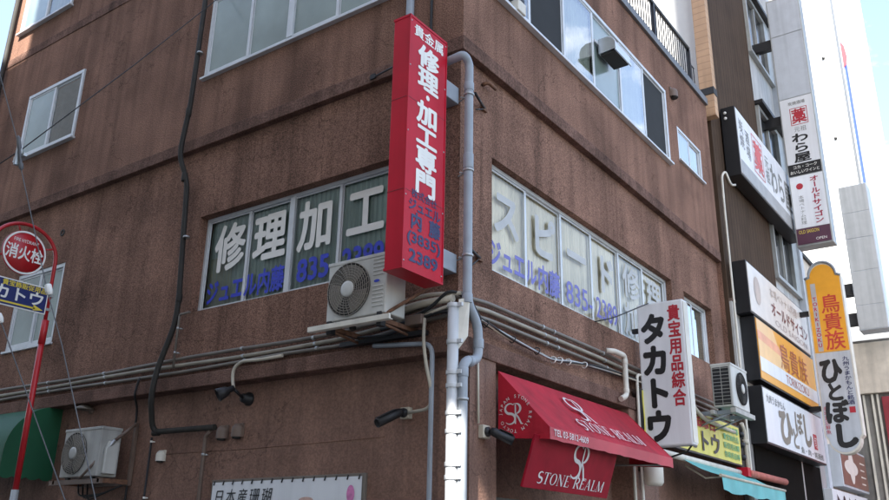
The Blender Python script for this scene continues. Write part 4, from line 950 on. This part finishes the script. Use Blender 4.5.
T = Txt(); T.row('ケース・貴宝飾販促用品', P, -2.05, 5.262, -1.21, 5.335, .02)
T.rect(P, -2.0, 5.065, -1.32, 5.085); T.add([P.p(-1.34, 5.05), P.p(-1.22, 5.07), P.p(-1.34, 5.115)], [(0, 1, 2)]); T.build('arrow', YEL, b0)
c = MB(); [c.fb(F, -1.20, -1.11, -.04, .03, z, z + .03) for z in (5.09, 5.26)]; c.build('board_clamp', ALU_D, S)

# guy wires and the drop wire at the far left
S = thing('guy_wire', (-1.97, -2.18, 2.85), 'steel guy wire with an insulator and a white clamp passing over the hydrant sign', 'wire')
c = MB(); pts = [(-3.06, -3.1, 6.59), (-3.01, -2.85, 6.01), (-2.98, -2.77, 5.72), (-2.88, -2.62, 5.22), (-2.67, -2.5, 4.61), (-2.49, -2.38, 4.12), (-1.97, -2.18, 2.85), (-1.5, -2.0, 1.2)]
d0 = (Vector(pts[0]) - Vector(pts[1])); c.tube([Vector(pts[0]) + d0 * 4] + pts, .0055, 6); c.build('strand', WIRE, S)
c = MB(); a, b_ = Vector(pts[1]) + Vector((0, 0, .05)), Vector(pts[2]); ax = (b_ - a).normalized(); c.lathe(a, ax, [(0, .006), (.02, .018), (.12, .02), (.14, .012), (.26, .013), (.28, .022), (.32, .02), (.34, .006)], 12); c.build('insulator', WIRE, S)
c = MB(); a = Vector(pts[4]); c.lathe(a + Vector((0, 0, .05)), Vector((.3, .1, -.8)), [(0, .01), (.01, .028), (.06, .032), (.10, .026), (.11, .01)], 12); c.build('clamp', WHITE_V, S)
S = thing('guy_wire', (-2.69, -2.0, 2.87), 'second steel guy wire slanting past the window lower left of the hydrant sign', 'wire')
c = MB(); c.tube([(-5.1, -3.0, 7.4), (-3.58, -2.41, 4.5), (-2.69, -2.0, 2.87), (-2.1, -1.7, 1.6)], .0055, 6); c.build('strand', WIRE, S)
c = MB(); c.lathe((-3.60, -2.42, 4.55), Vector((.8, .4, -1.6)), [(0, .008), (.01, .024), (.06, .028), (.10, .02), (.11, .008)], 12); c.build('clamp', WHITE_V, S)
S = thing('service_wire', (-3.03, -2.82, 5.9), 'thin dark service wire crossing the small upper window to the drainpipe', 'wire')
c = MB(); a, b_ = Vector((-3.75, -3.0, 5.62)), Vector((-3.69, -.3, 9.36)); m_ = Vector((-3.03, -2.80, 5.93))
c.tube([Vector((-3.5, -3.05, 5.55)), m_, m_.lerp(Vector((-3.9, -.28, 9.42)), .5) + Vector((0, 0, -.03)), Vector((-3.9, -.28, 9.42)), Vector((-4.2, .3, 10.3))], .006, 6); c.build('strand', RUBBER, S)
c = MB(); c.box(-3.12, -2.94, -2.80, -2.77, 5.86, 5.89); c.box(-3.04, -3.01, -2.83, -2.79, 5.78, 5.98); c.build('cross_clamp', GALV, S)

# ------------------------------------------------------------------ brown clad neighbour
N1 = thing('brown_clad_building', (0, 8.2, 0), 'dark brown metal clad building with stacked sign boxes and pale window bay', 'building')
xf1 = -.02
c = MB(); c.box(-.10, xf1, 8.42, 11.95, 2.9, 19); c.build('clad_wall', CLAD, N1)
c = MB(); c.box(-9, -.101, 8.44, 14.29, 0, 19); c.build('white_side_wall', WHITE_W, N1)
c = MB(); c.box(-9, -.22, 8.20, 8.435, 0, 10.5); c.build('corner_strip', PVC_BR, N1)
c = MB(); c.box(-.12, .14, 8.24, 8.43, 11.0, 19); c.box(-.12, .14, 8.24, 8.43, 10.4, 10.85); c.build('siding_fin', SIDING, N1)
c = MB(); c.box(-.13, .15, 8.23, 8.432, 10.85, 11.0); c.build('dark_strip', ALU_DK, N1)  # dark strip across the gap between the two siding pieces
c = MB(); c.box(-.10, -.05, 11.96, 14.3, 0, 19); c.build('bay_wall', CLAD_GR, N1)
for z0, z1 in ((3.0, 5.0), (5.6, 7.2), (8.2, 9.9), (10.85, 12.4), (13.85, 15.6), (16.9, 18.6)):
    F = RF; w_ = MB(); t_ = .05
    w_.fb(F, 12.0, 14.25, -.05, .05, z1 - .10, z1); w_.fb(F, 12.0, 14.25, -.05, .05, z0, z0 + .08); w_.fb(F, 12.0, 12.08, -.05, .045, z0 + .08, z1 - .1); w_.fb(F, 13.55, 14.25, -.05, .047, z0 + .08, z1 - .1); w_.fb(F, 12.78, 12.84, -.05, .02, z0 + .08, z1 - .1)
    wo = w_.build('window', ALU_D, N1, .004); c = MB(); c.quad(F.p(12.08, -.035, z0 + .08), F.p(13.55, -.035, z0 + .08), F.p(13.55, -.035, z1 - .1), F.p(12.08, -.035, z1 - .1)); c.build('pane', M('dark bay glass', (.03, .033, .035), .12, spec=.7), wo)
for z in (9.96, 12.46, 15.66): c = MB(); c.fb(RF, 11.96, 14.3, -.05, .16, z - .05, z + .05); c.build('hood', BLACK_P, N1, .006)
c = MB(); c.fb(RF, 14.02, 14.30, -.05, .10, 3, 19); c.build('end_pier', WHITE_D, N1)
c = MB(); c.fb(RF, 8.44, 9.22, -.02, .03, 5.32, 6.80); c.build('pale_panel', CLAD_GR, N1, .005)
c = MB(); c.fb(RF, 8.44, 9.24, -.02, .05, 6.80, 6.85); c.build('pale_panel_cap', PVC_BR, N1)
c = MB(); c.fb(RF, 8.30, 8.85, -.04, .02, 0, 4.6); c.build('tiled_pier', GREY_W, N1)
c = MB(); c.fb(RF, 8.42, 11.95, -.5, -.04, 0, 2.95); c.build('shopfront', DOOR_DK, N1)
c = MB(); c.fb(RF, 8.86, 14.0, -.02, .04, 3.0, 4.34); c.build('dark_fascia', DOOR_DK, N1)
cable('sign_conduit', [(.15, 9.0, 9.22), (.14, 8.75, 9.12), (.10, 8.62, 9.38), (.06, 8.50, 9.25), (.05, 8.50, 8.7), (.05, 8.50, 4.0), (.05, 8.50, .1)], .022, CREAM_P, 'cream conduit looping from the upper white sign down the brown clad wall', 'conduit')
cable('wall_conduit', [(-.12, 8.31, 12.0), (-.12, 8.31, .13)], .03, PVC_BR, 'brown conduit in the gap between the two brown buildings', 'conduit')
t = thing('pipe_cluster', (.02, 8.2, 3.9), 'beige gas pipes and meters on the wall right of the yellow sign', 'pipes')
c = MB(); c.tube(fillet([(.05, 8.22, 4.62), (.06, 8.30, 4.5), (.06, 8.30, 3.1)], .06), .035, 10); c.tube([(.06, 8.30, 4.28), (.06, 8.30, 4.36)], .05, 10); c.build('pipe_run', PVC_B, t)
for z in (4.05, 4.25, 4.42): c = MB(); c.lathe((.03, 8.13, z), X, [(0, .045), (.06, .045), (.07, .02), (.07, 0)], 12); c.build('valve', BLACK_P, t)

# flush sign boxes
def flush_sign(label, u0, u1, z0, z1, face, d1=.30, side=BLACK_P):
    t = thing('wall_sign', RF.p((u0 + u1) / 2, 0, z0), label, 'sign', 'sign boxes stacked on the brown clad wall')
    c = MB(); c.fb(RF, u0, u1, .012, d1 - .012, z0, z1); c.build('sign_box', side, t, .006)
    c = MB(); c.fb(RF, u0 + .03, u1 - .03, d1 - .014, d1, z0 + .03, z1 - .03); c.build('sign_face', face, t, .004)
    return t
D = .302; P = FP(RF, D)
S = flush_sign('white sign box with grey characters and a red boxed emblem, topmost of the stack', 9.0, 13.5, 9.42, 10.90, WHITE)
T = Txt(); T.col('炭焼', P, 9.12, 9.42, 10.72, 10.06, .0); T.col('酒場', P, 9.50, 9.80, 10.62, 9.96, .0); T.build('lettering', GREY_TX, S)
T = Txt(); T.frame(P, 9.98, 9.86, 10.72, 10.72, .02); T.em('藁', P, 10.03, 9.92, 10.67, 10.66, .02); T.build('emblem', M('red emblem', (.62, .10, .10), .5), S)
T = Txt(); T.col('元祖', P, 10.85, 11.15, 10.62, 9.95, .0); T.row('わら屋', P, 11.2, 9.85, 12.9, 10.62, .02); T.build('lettering', GREY_TX, S)
T = Txt(); T.rect(P, 9.05, 9.46, 13.45, 9.76); T.build('grey_band', M('grey sign band', (.36, .36, .36), .5), S)
c = MB(); [c.lathe((.10, 9.0, z), -Y, [(0, .03), (.01, .03), (.01, 0)], 12) for z in (10.66, 10.78)]; c.build('side_bolt', WHITE_V, S)
S = flush_sign('pale sign box with reddish brown characters, second from the top of the stack', 8.62, 12.9, 6.60, 7.58, PALE)
T = Txt(); T.row('本場ベトナム料理', P, 10.0, 7.22, 12.0, 7.44, .0); T.disc(P, 9.15, 7.12, .2, 24, .27); T.build('lettering', M('faded beige print', (.50, .40, .34), .5), S)
T = Txt(); T.row('オールドサイゴン', P, 10.0, 6.86, 12.75, 7.17, .02); T.build('lettering', M('dark red brown print', (.20, .05, .04), .5), S)
T = Txt(); T.line('OLD SAIGON', P, 10.2, 6.70, 12.6, 6.82, .0); T.build('lettering', M('grey pink print', (.45, .36, .33), .5), S)
S = flush_sign('orange sign box with brush characters and a white band, third in the stack', 8.80, 13.0, 5.43, 6.58, ORANGE)
T = Txt(); T.rect(P, 8.84, 5.60, 12.96, 5.86, .0); T.build('white_band', WHITE, S)
T = Txt(); T.add([P.p(8.84, 5.86), P.p(10.5, 5.86), P.p(9.9, 6.54), P.p(8.84, 6.54)], [(0, 1, 2, 3)]); T.build('pale_patch', ORANGE_L, S)
T = Txt(); T.add([P.p(8.84, 6.18, .001), P.p(10.5, 6.10, .001), P.p(10.2, 6.28, .001), P.p(8.84, 6.34, .001)], [(0, 1, 2, 3)]); T.build('salmon_stripe', PINK, S)
P2 = FP(RF, D + .004); T = Txt(); T.row('鳥貴族', P2, 10.2, 5.86, 12.3, 6.42, .0); T.line('TORIKIZOKU', P2, 10.5, 5.64, 12.2, 5.81, .0); T.build('lettering', M('red brown lettering', (.40, .10, .05), .5), S)
S = flush_sign('white sign box with brown brush hiragana and a red seal, lowest of the stack', 8.78, 13.05, 4.34, 5.33, WHITE)
T = Txt(); T.em('ひ', P, 9.6, 4.42, 10.55, 5.12, .05); T.em('と', P, 10.45, 4.42, 10.95, 4.84, .03); T.em('ぼ', P, 10.75, 4.72, 11.35, 5.20, .03); T.em('し', P, 11.3, 4.55, 12.0, 5.22, .05); T.build('lettering', BROWN_TX, S)
T = Txt(); T.row('九州うまかもん', P, 8.95, 5.06, 10.15, 5.22, .01); T.row('魚・肉・銘酒処', P, 11.0, 4.40, 12.8, 4.53, .01); T.build('lettering', GREY_TX, S)
T = Txt(); T.rect(P, 12.1, 4.58, 12.38, 4.88); T.build('seal', RED_L, S); T = Txt(); T.em('旬', Pl(P.p(0, 0, .002), Y, Z), 12.12, 4.6, 12.36, 4.86); T.build('seal_lettering', WHITE, S)

# tall projecting signs
F = LFr(12.6)
F = LFr(12.6); F.o.x = -.06
S = thing('projecting_sign', (.8, 12.7, 9.0), 'very tall pale projecting sign with stacked shop names above the orange one', 'sign')
c = MB(); c.fb(F, .42, 1.18, -.36, -.004, 9.0, 15.45); c.build('sign_box', ALU_D, S, .01)
for z0, z1, m in ((9.42, 10.68, WHITE), (10.98, 12.66, WHITE), (12.67, 14.38, WHITE_D), (14.39, 15.40, WHITE_D)): c = MB(); c.fb(F, .45, 1.15, -.003, .006, z0, z1 - .01); c.build('panel', m, S)
P = FP(F, .006)
T = Txt(); T.rect(P, .45, 10.69, 1.15, 10.97); T.build('black_band', BLACK, S); T = Txt(); Q = Pl(P.p(0, 0, .002), P.u, Z); T.row('コカ・コーク', Q, .55, 10.85, 1.08, 10.94, .01); T.row('おいしいワインと', Q, .48, 10.73, 1.12, 10.82, .01); T.build('lettering', WHITE_V, S)
T = Txt(); T.rect(P, .45, 9.04, 1.15, 9.41); T.build('purple_band', PURPLE, S); T = Txt(); T.line('OLD SAIGON', Q, .50, 9.29, .92, 9.37); T.build('lettering', YEL, S); T = Txt(); T.line('OPEN', Q, .84, 9.10, 1.06, 9.16); T.build('lettering', WHITE_V, S)
T = Txt(); T.row('炭焼酒場', P, .62, 12.46, 1.0, 12.56, .01); T.row('元祖', P, .68, 11.76, .96, 11.90, .0); T.build('lettering', GREY_TX, S)
T = Txt(); T.frame(P, .64, 11.94, 1.02, 12.38, .015); T.em('藁', P, .66, 11.97, 1.0, 12.36, .02); T.build('emblem', RED_L, S)
T = Txt(); T.col('わら屋', P, .60, .98, 11.74, 11.0, .03); T.build('lettering', BLACK, S)
T = Txt(); T.col('オールドサイゴン', P, .86, 1.06, 10.62, 9.48, .03); T.build('lettering', M('deep red lettering', (.33, .02, .05), .5), S)
T = Txt(); T.col('本場ベトナム料理', P, .58, .70, 10.2, 9.5, .0); T.build('lettering', GREY_TX, S)
T = Txt(); T.disc(P, .64, 10.42, .075, 20); T.build('fruit_emblem', RED_L, S)
for z in (14.3, 12.2, 10.2): c = MB(); c.box(-.05, .42, 12.7, 12.86, z - .12, z + .12); c.build('wall_arm', BLACK_P, S)
F = LFr(12.2)
S = thing('projecting_sign', (.85, 12.3, 4.5), 'round ended projecting sign, orange above and pale grey below with brush characters', 'sign')
x0, x1, zt, zb = .50, 1.22, 8.12, 4.82
out = [F.p(x0, 0, zb)]
out += [F.p((x0 + x1) / 2 - .30 * math.cos(R(a)), 0, zb - .06 - .30 * math.sin(R(a))) for a in range(0, 181, 15)]
out += [F.p(x1, 0, zb), F.p(x1, 0, zt)] + [F.p((x0 + x1) / 2 + .27 * math.cos(R(a)), 0, zt + .04 + .30 * math.sin(R(a))) for a in range(0, 181, 15)] + [F.p(x0, 0, zt)]
c = MB(); c.prism([p - F.n * .004 for p in out], F.n * -.26); c.build('sign_box', CREAM_P, S, .006)
def poly(name, pts, d, mat): c = MB(); c.add([p + F.n * d for p in pts], [tuple(range(len(pts)))]); return c.build(name, mat, S)
up_ = [F.p(x0 + .03, 0, 6.52), F.p(x1 - .03, 0, 6.52), F.p(x1 - .03, 0, zt - .02)] + [F.p((x0 + x1) / 2 + .25 * math.cos(R(a)), 0, zt + .0 + .28 * math.sin(R(a))) for a in range(0, 181, 15)] + [F.p(x0 + .03, 0, zt - .02)]
poly('orange_face', up_, .003, ORANGE)
lo_ = [F.p(x0 + .03, 0, 6.50), F.p(x0 + .03, 0, zb + .02)] + [F.p((x0 + x1) / 2 - .28 * math.cos(R(a)), 0, zb - .04 - .28 * math.sin(R(a))) for a in range(0, 181, 15)] + [F.p(x1 - .03, 0, zb + .02), F.p(x1 - .03, 0, 6.50)]
poly('grey_face', lo_, .003, WHITE_D)
c = MB(); c.tube([p + F.n * .0 for p in out[15:]] , .028, 8); c.build('arch_trim', PVC_G, S)
P = FP(F, .004); Q = Pl(P.p(0, 0, .002), P.u, Z)
T = Txt(); T.rect(P, .60, 6.54, .70, 8.0); T.build('grey_stripe', M('grey vinyl stripe', (.45, .43, .42), .5), S)
T = Txt(); T.col('TORIKIZOKU', Q, .595, .705, 7.72, 6.62, .03); T.build('lettering', M('crimson lettering', (.45, .02, .07), .5), S)
T = Txt(); T.em('鳥', P, .75, 7.32, 1.14, 7.74, .012); T.em('貴', P, .75, 6.94, 1.14, 7.34, .012); T.em('族', P, .75, 6.54, 1.14, 6.96, .012); T.build('lettering', M('red brush lettering', (.55, .05, .03), .5), S)
T = Txt(); T.em('ひ', P, .55, 5.86, 1.0, 6.42, .05); T.em('と', P, .62, 5.50, .99, 5.90, .05); T.em('ぼ', P, .56, 5.06, 1.02, 5.54, .05); T.em('し', P, .64, 4.58, 1.14, 5.08, .07); T.build('lettering', BLACK, S)
T = Txt(); T.col('九州うまかもんと銘酒', P, 1.02, 1.15, 6.40, 5.42, .015); T.build('lettering', NAVY, S)
T = Txt(); T.rect(P, 1.03, 5.26, 1.14, 5.38); T.col('産地直送鮮魚', P, .54, .64, 5.42, 4.86, .0); T.build('seal', RED_L, S)
for z in (7.4, 5.4): c = MB(); c.box(-.05, .50, 12.28, 12.38, z - .05, z + .05); c.build('wall_arm', BLACK_P, S)
F = LFr(17.0)
S = thing('projecting_sign', (1.0, 17.2, 7.9), 'blank grey panelled projecting sign standing out right of the orange sign', 'sign')
c = MB(); c.fb(F, .66, 1.36, -.55, -.004, 8.02, 12.0); c.build('sign_box', WHITE_D, S, .02)
for z0, z1 in ((8.05, 8.66), (8.68, 9.58), (9.60, 10.48), (10.50, 11.2), (11.22, 11.97)): c = MB(); c.fb(F, .68, 1.34, -.003, .004, z0, z1); c.build('panel', M('grey sign panel', (.47, .48, .48), .5, var=.05, streak=.2), S, .002)
c = MB(); [c.box(-.05, .66, 17.2, 17.5, z - .15, z + .15) for z in (9.2, 8.4)]; c.build('wall_arm', ALU_DK, S)
S = thing('projecting_sign', (.9, 21, 14), 'slim distant sign with a blue edge at the top right of the white wall', 'sign')
c = MB(); c.box(.662, .70, 21.6, 21.99, 11.0, 26); c.build('sign_box', WHITE_D, S); c = MB(); c.box(.701, .74, 21.6, 21.99, 10.0, 19.0); c.build('blue_edge', BLUE_ED, S)
c = MB(); c.prism([(.70, 21.59, 18.1), (.78, 21.59, 18.2), (.83, 21.59, 18.5), (.79, 21.59, 18.9), (.70, 21.59, 19.1)], (0, -.03, 0)); c.build('red_patch', RED_L, S)

# buildings further along the right hand street
B = thing('cream_building', (0, 14.4, 0), 'low cream building behind the round ended sign', 'building')
c = MB(); c.box(-8, .0, 14.32, 17.4, 0, 9.45); c.build('wall', CREAM_W, B); c = MB(); c.box(-8, .06, 14.32, 17.45, 9.45, 9.55); c.build('roof_edge', ALU_DK, B)
c = MB(); c.fb(RF, 14.9, 16.9, .0, .03, 6.3, 8.0); wd = c.build('window', ALU_D, B); c = MB(); c.fb(RF, 14.98, 16.82, .03, .034, 6.38, 7.92); c.build('pane', DOOR_DK, wd)
B = thing('white_building', (0, 22, 0), 'tall white sunlit building rising behind the tall pale sign', 'building')
c = MB(); c.box(-9, .66, 22, 30, 0, 26); c.build('wall', WHITE_W, B)
for k in range(5): c = MB(); c.lathe((.05, 22.0, 9.6 + k * 3.1), -Y, [(0, .05), (.05, .05), (.05, 0)], 10); c.build('vent', BLACK_P, B)
B = thing('grey_building', (1, 17.6, 0), 'grey building with a pale fascia and a red front at the right edge', 'building')
c = MB(); c.box(-8, 4.0, 17.62, 21.9, 0, 7.9); c.build('wall', GREY_W, B)
c = MB(); c.box(.1, 4.05, 17.46, 17.63, 6.50, 7.80); c.build('fascia', CREAM_W, B, .01)
c = MB(); c.box(.86, 4.0, 17.5, 17.61, 2.6, 6.40); c.build('red_front', M('dull red front', (.25, .025, .035), .6, var=.12), B, .01)
for x in (.42, .62, .74): c = MB(); c.box(x, x + .05, 17.54, 17.61, 2.0, 6.48); c.build('pier', CREAM_P, B)
F = RF
S = thing('wall_sign', RF.p(16, 0, 4), 'brown sign box with a pale cross shape below the round ended sign', 'sign')
c = MB(); c.fb(RF, 14.5, 17.35, .012, .29, 4.03, 4.95); c.build('sign_box', WHITE_D, S, .01); c = MB(); c.fb(RF, 14.56, 17.30, .286, .30, 4.08, 4.90); c.build('sign_face', BROWN_SG, S)
P = FP(RF, .30); T = Txt(); T.disc(P, 15.55, 4.52, .28, 24, .38); T.disc(P, 15.5, 4.50, .72, 24, .17, .001); T.build('emblem', PALE, S)
T = Txt(); [T.rect(P, 16.55, 4.68 - k * .16, 17.1 - .1 * (k % 2), 4.71 - k * .16) for k in range(4)]; T.build('print_line', PALE, S)
S = thing('poster', RF.p(16.4, .05, 5.0), 'pale green poster on the wall above the brown sign', 'poster')
c = MB(); c.fb(RF, 15.6, 17.3, .04, .06, 5.02, 5.75); c.build('sheet', GREENISH, S)
S = thing('wall_sign', RF.p(16, 0, 3.5), 'white sign strip with black marks along the bottom right corner', 'sign')
c = MB(); c.fb(RF, 13.6, 17.4, .05, .22, 3.45, 3.93); c.build('sign_box', WHITE, S, .01)
T = Txt(); P = FP(RF, .22)
for k in range(6):
    if k % 2: T.disc(P, 14.1 + k * .6, 3.72, .12, 14)
    else: T.add([P.p(14.0 + k * .6, 3.6), P.p(14.28 + k * .6, 3.7), P.p(14.0 + k * .6, 3.84)], [(0, 1, 2)])
T.build('marks', BLACK, S)

# unseen block added across the side street, stepped and pierced to shade the walls
B = thing('shade_block', (2, -10, 0), 'unseen beige stepped block added across the street to cast shade', 'building')
c = MB(); c.box(-4.9, 3.36, -12.4, -9.4, 0, 31.0); c.box(3.36, 6.6, -9.8, -9.4, 14.7, 31); c.box(4.5, 6.6, -9.8, -9.4, 0, 14.7); c.build('tower_shade_wall', OPP, B)  # gap left in the shade wall lets a sun patch reach the corner
c = MB(); c.box(-40, -4.9, -12.4, -9.4, 0, 21.4); c.build('wing_shade_wall', OPP, B)  # lower part, sized to leave the far left top in sun
c = MB(); c.box(6.6, 12.2, -11.4, -9.4, 0, 45); c.build('tall_shade_wall', OPP, B)  # taller part added to shade the projecting signs
for k in range(8):
    for x in (-4, -1, 4.7, 7.5): c = MB(); c.box(x, x + 1.7, -9.42, -9.36, 4 + k * 3.2, 5.6 + k * 3.2); c.build('window', DOOR_DK, B)
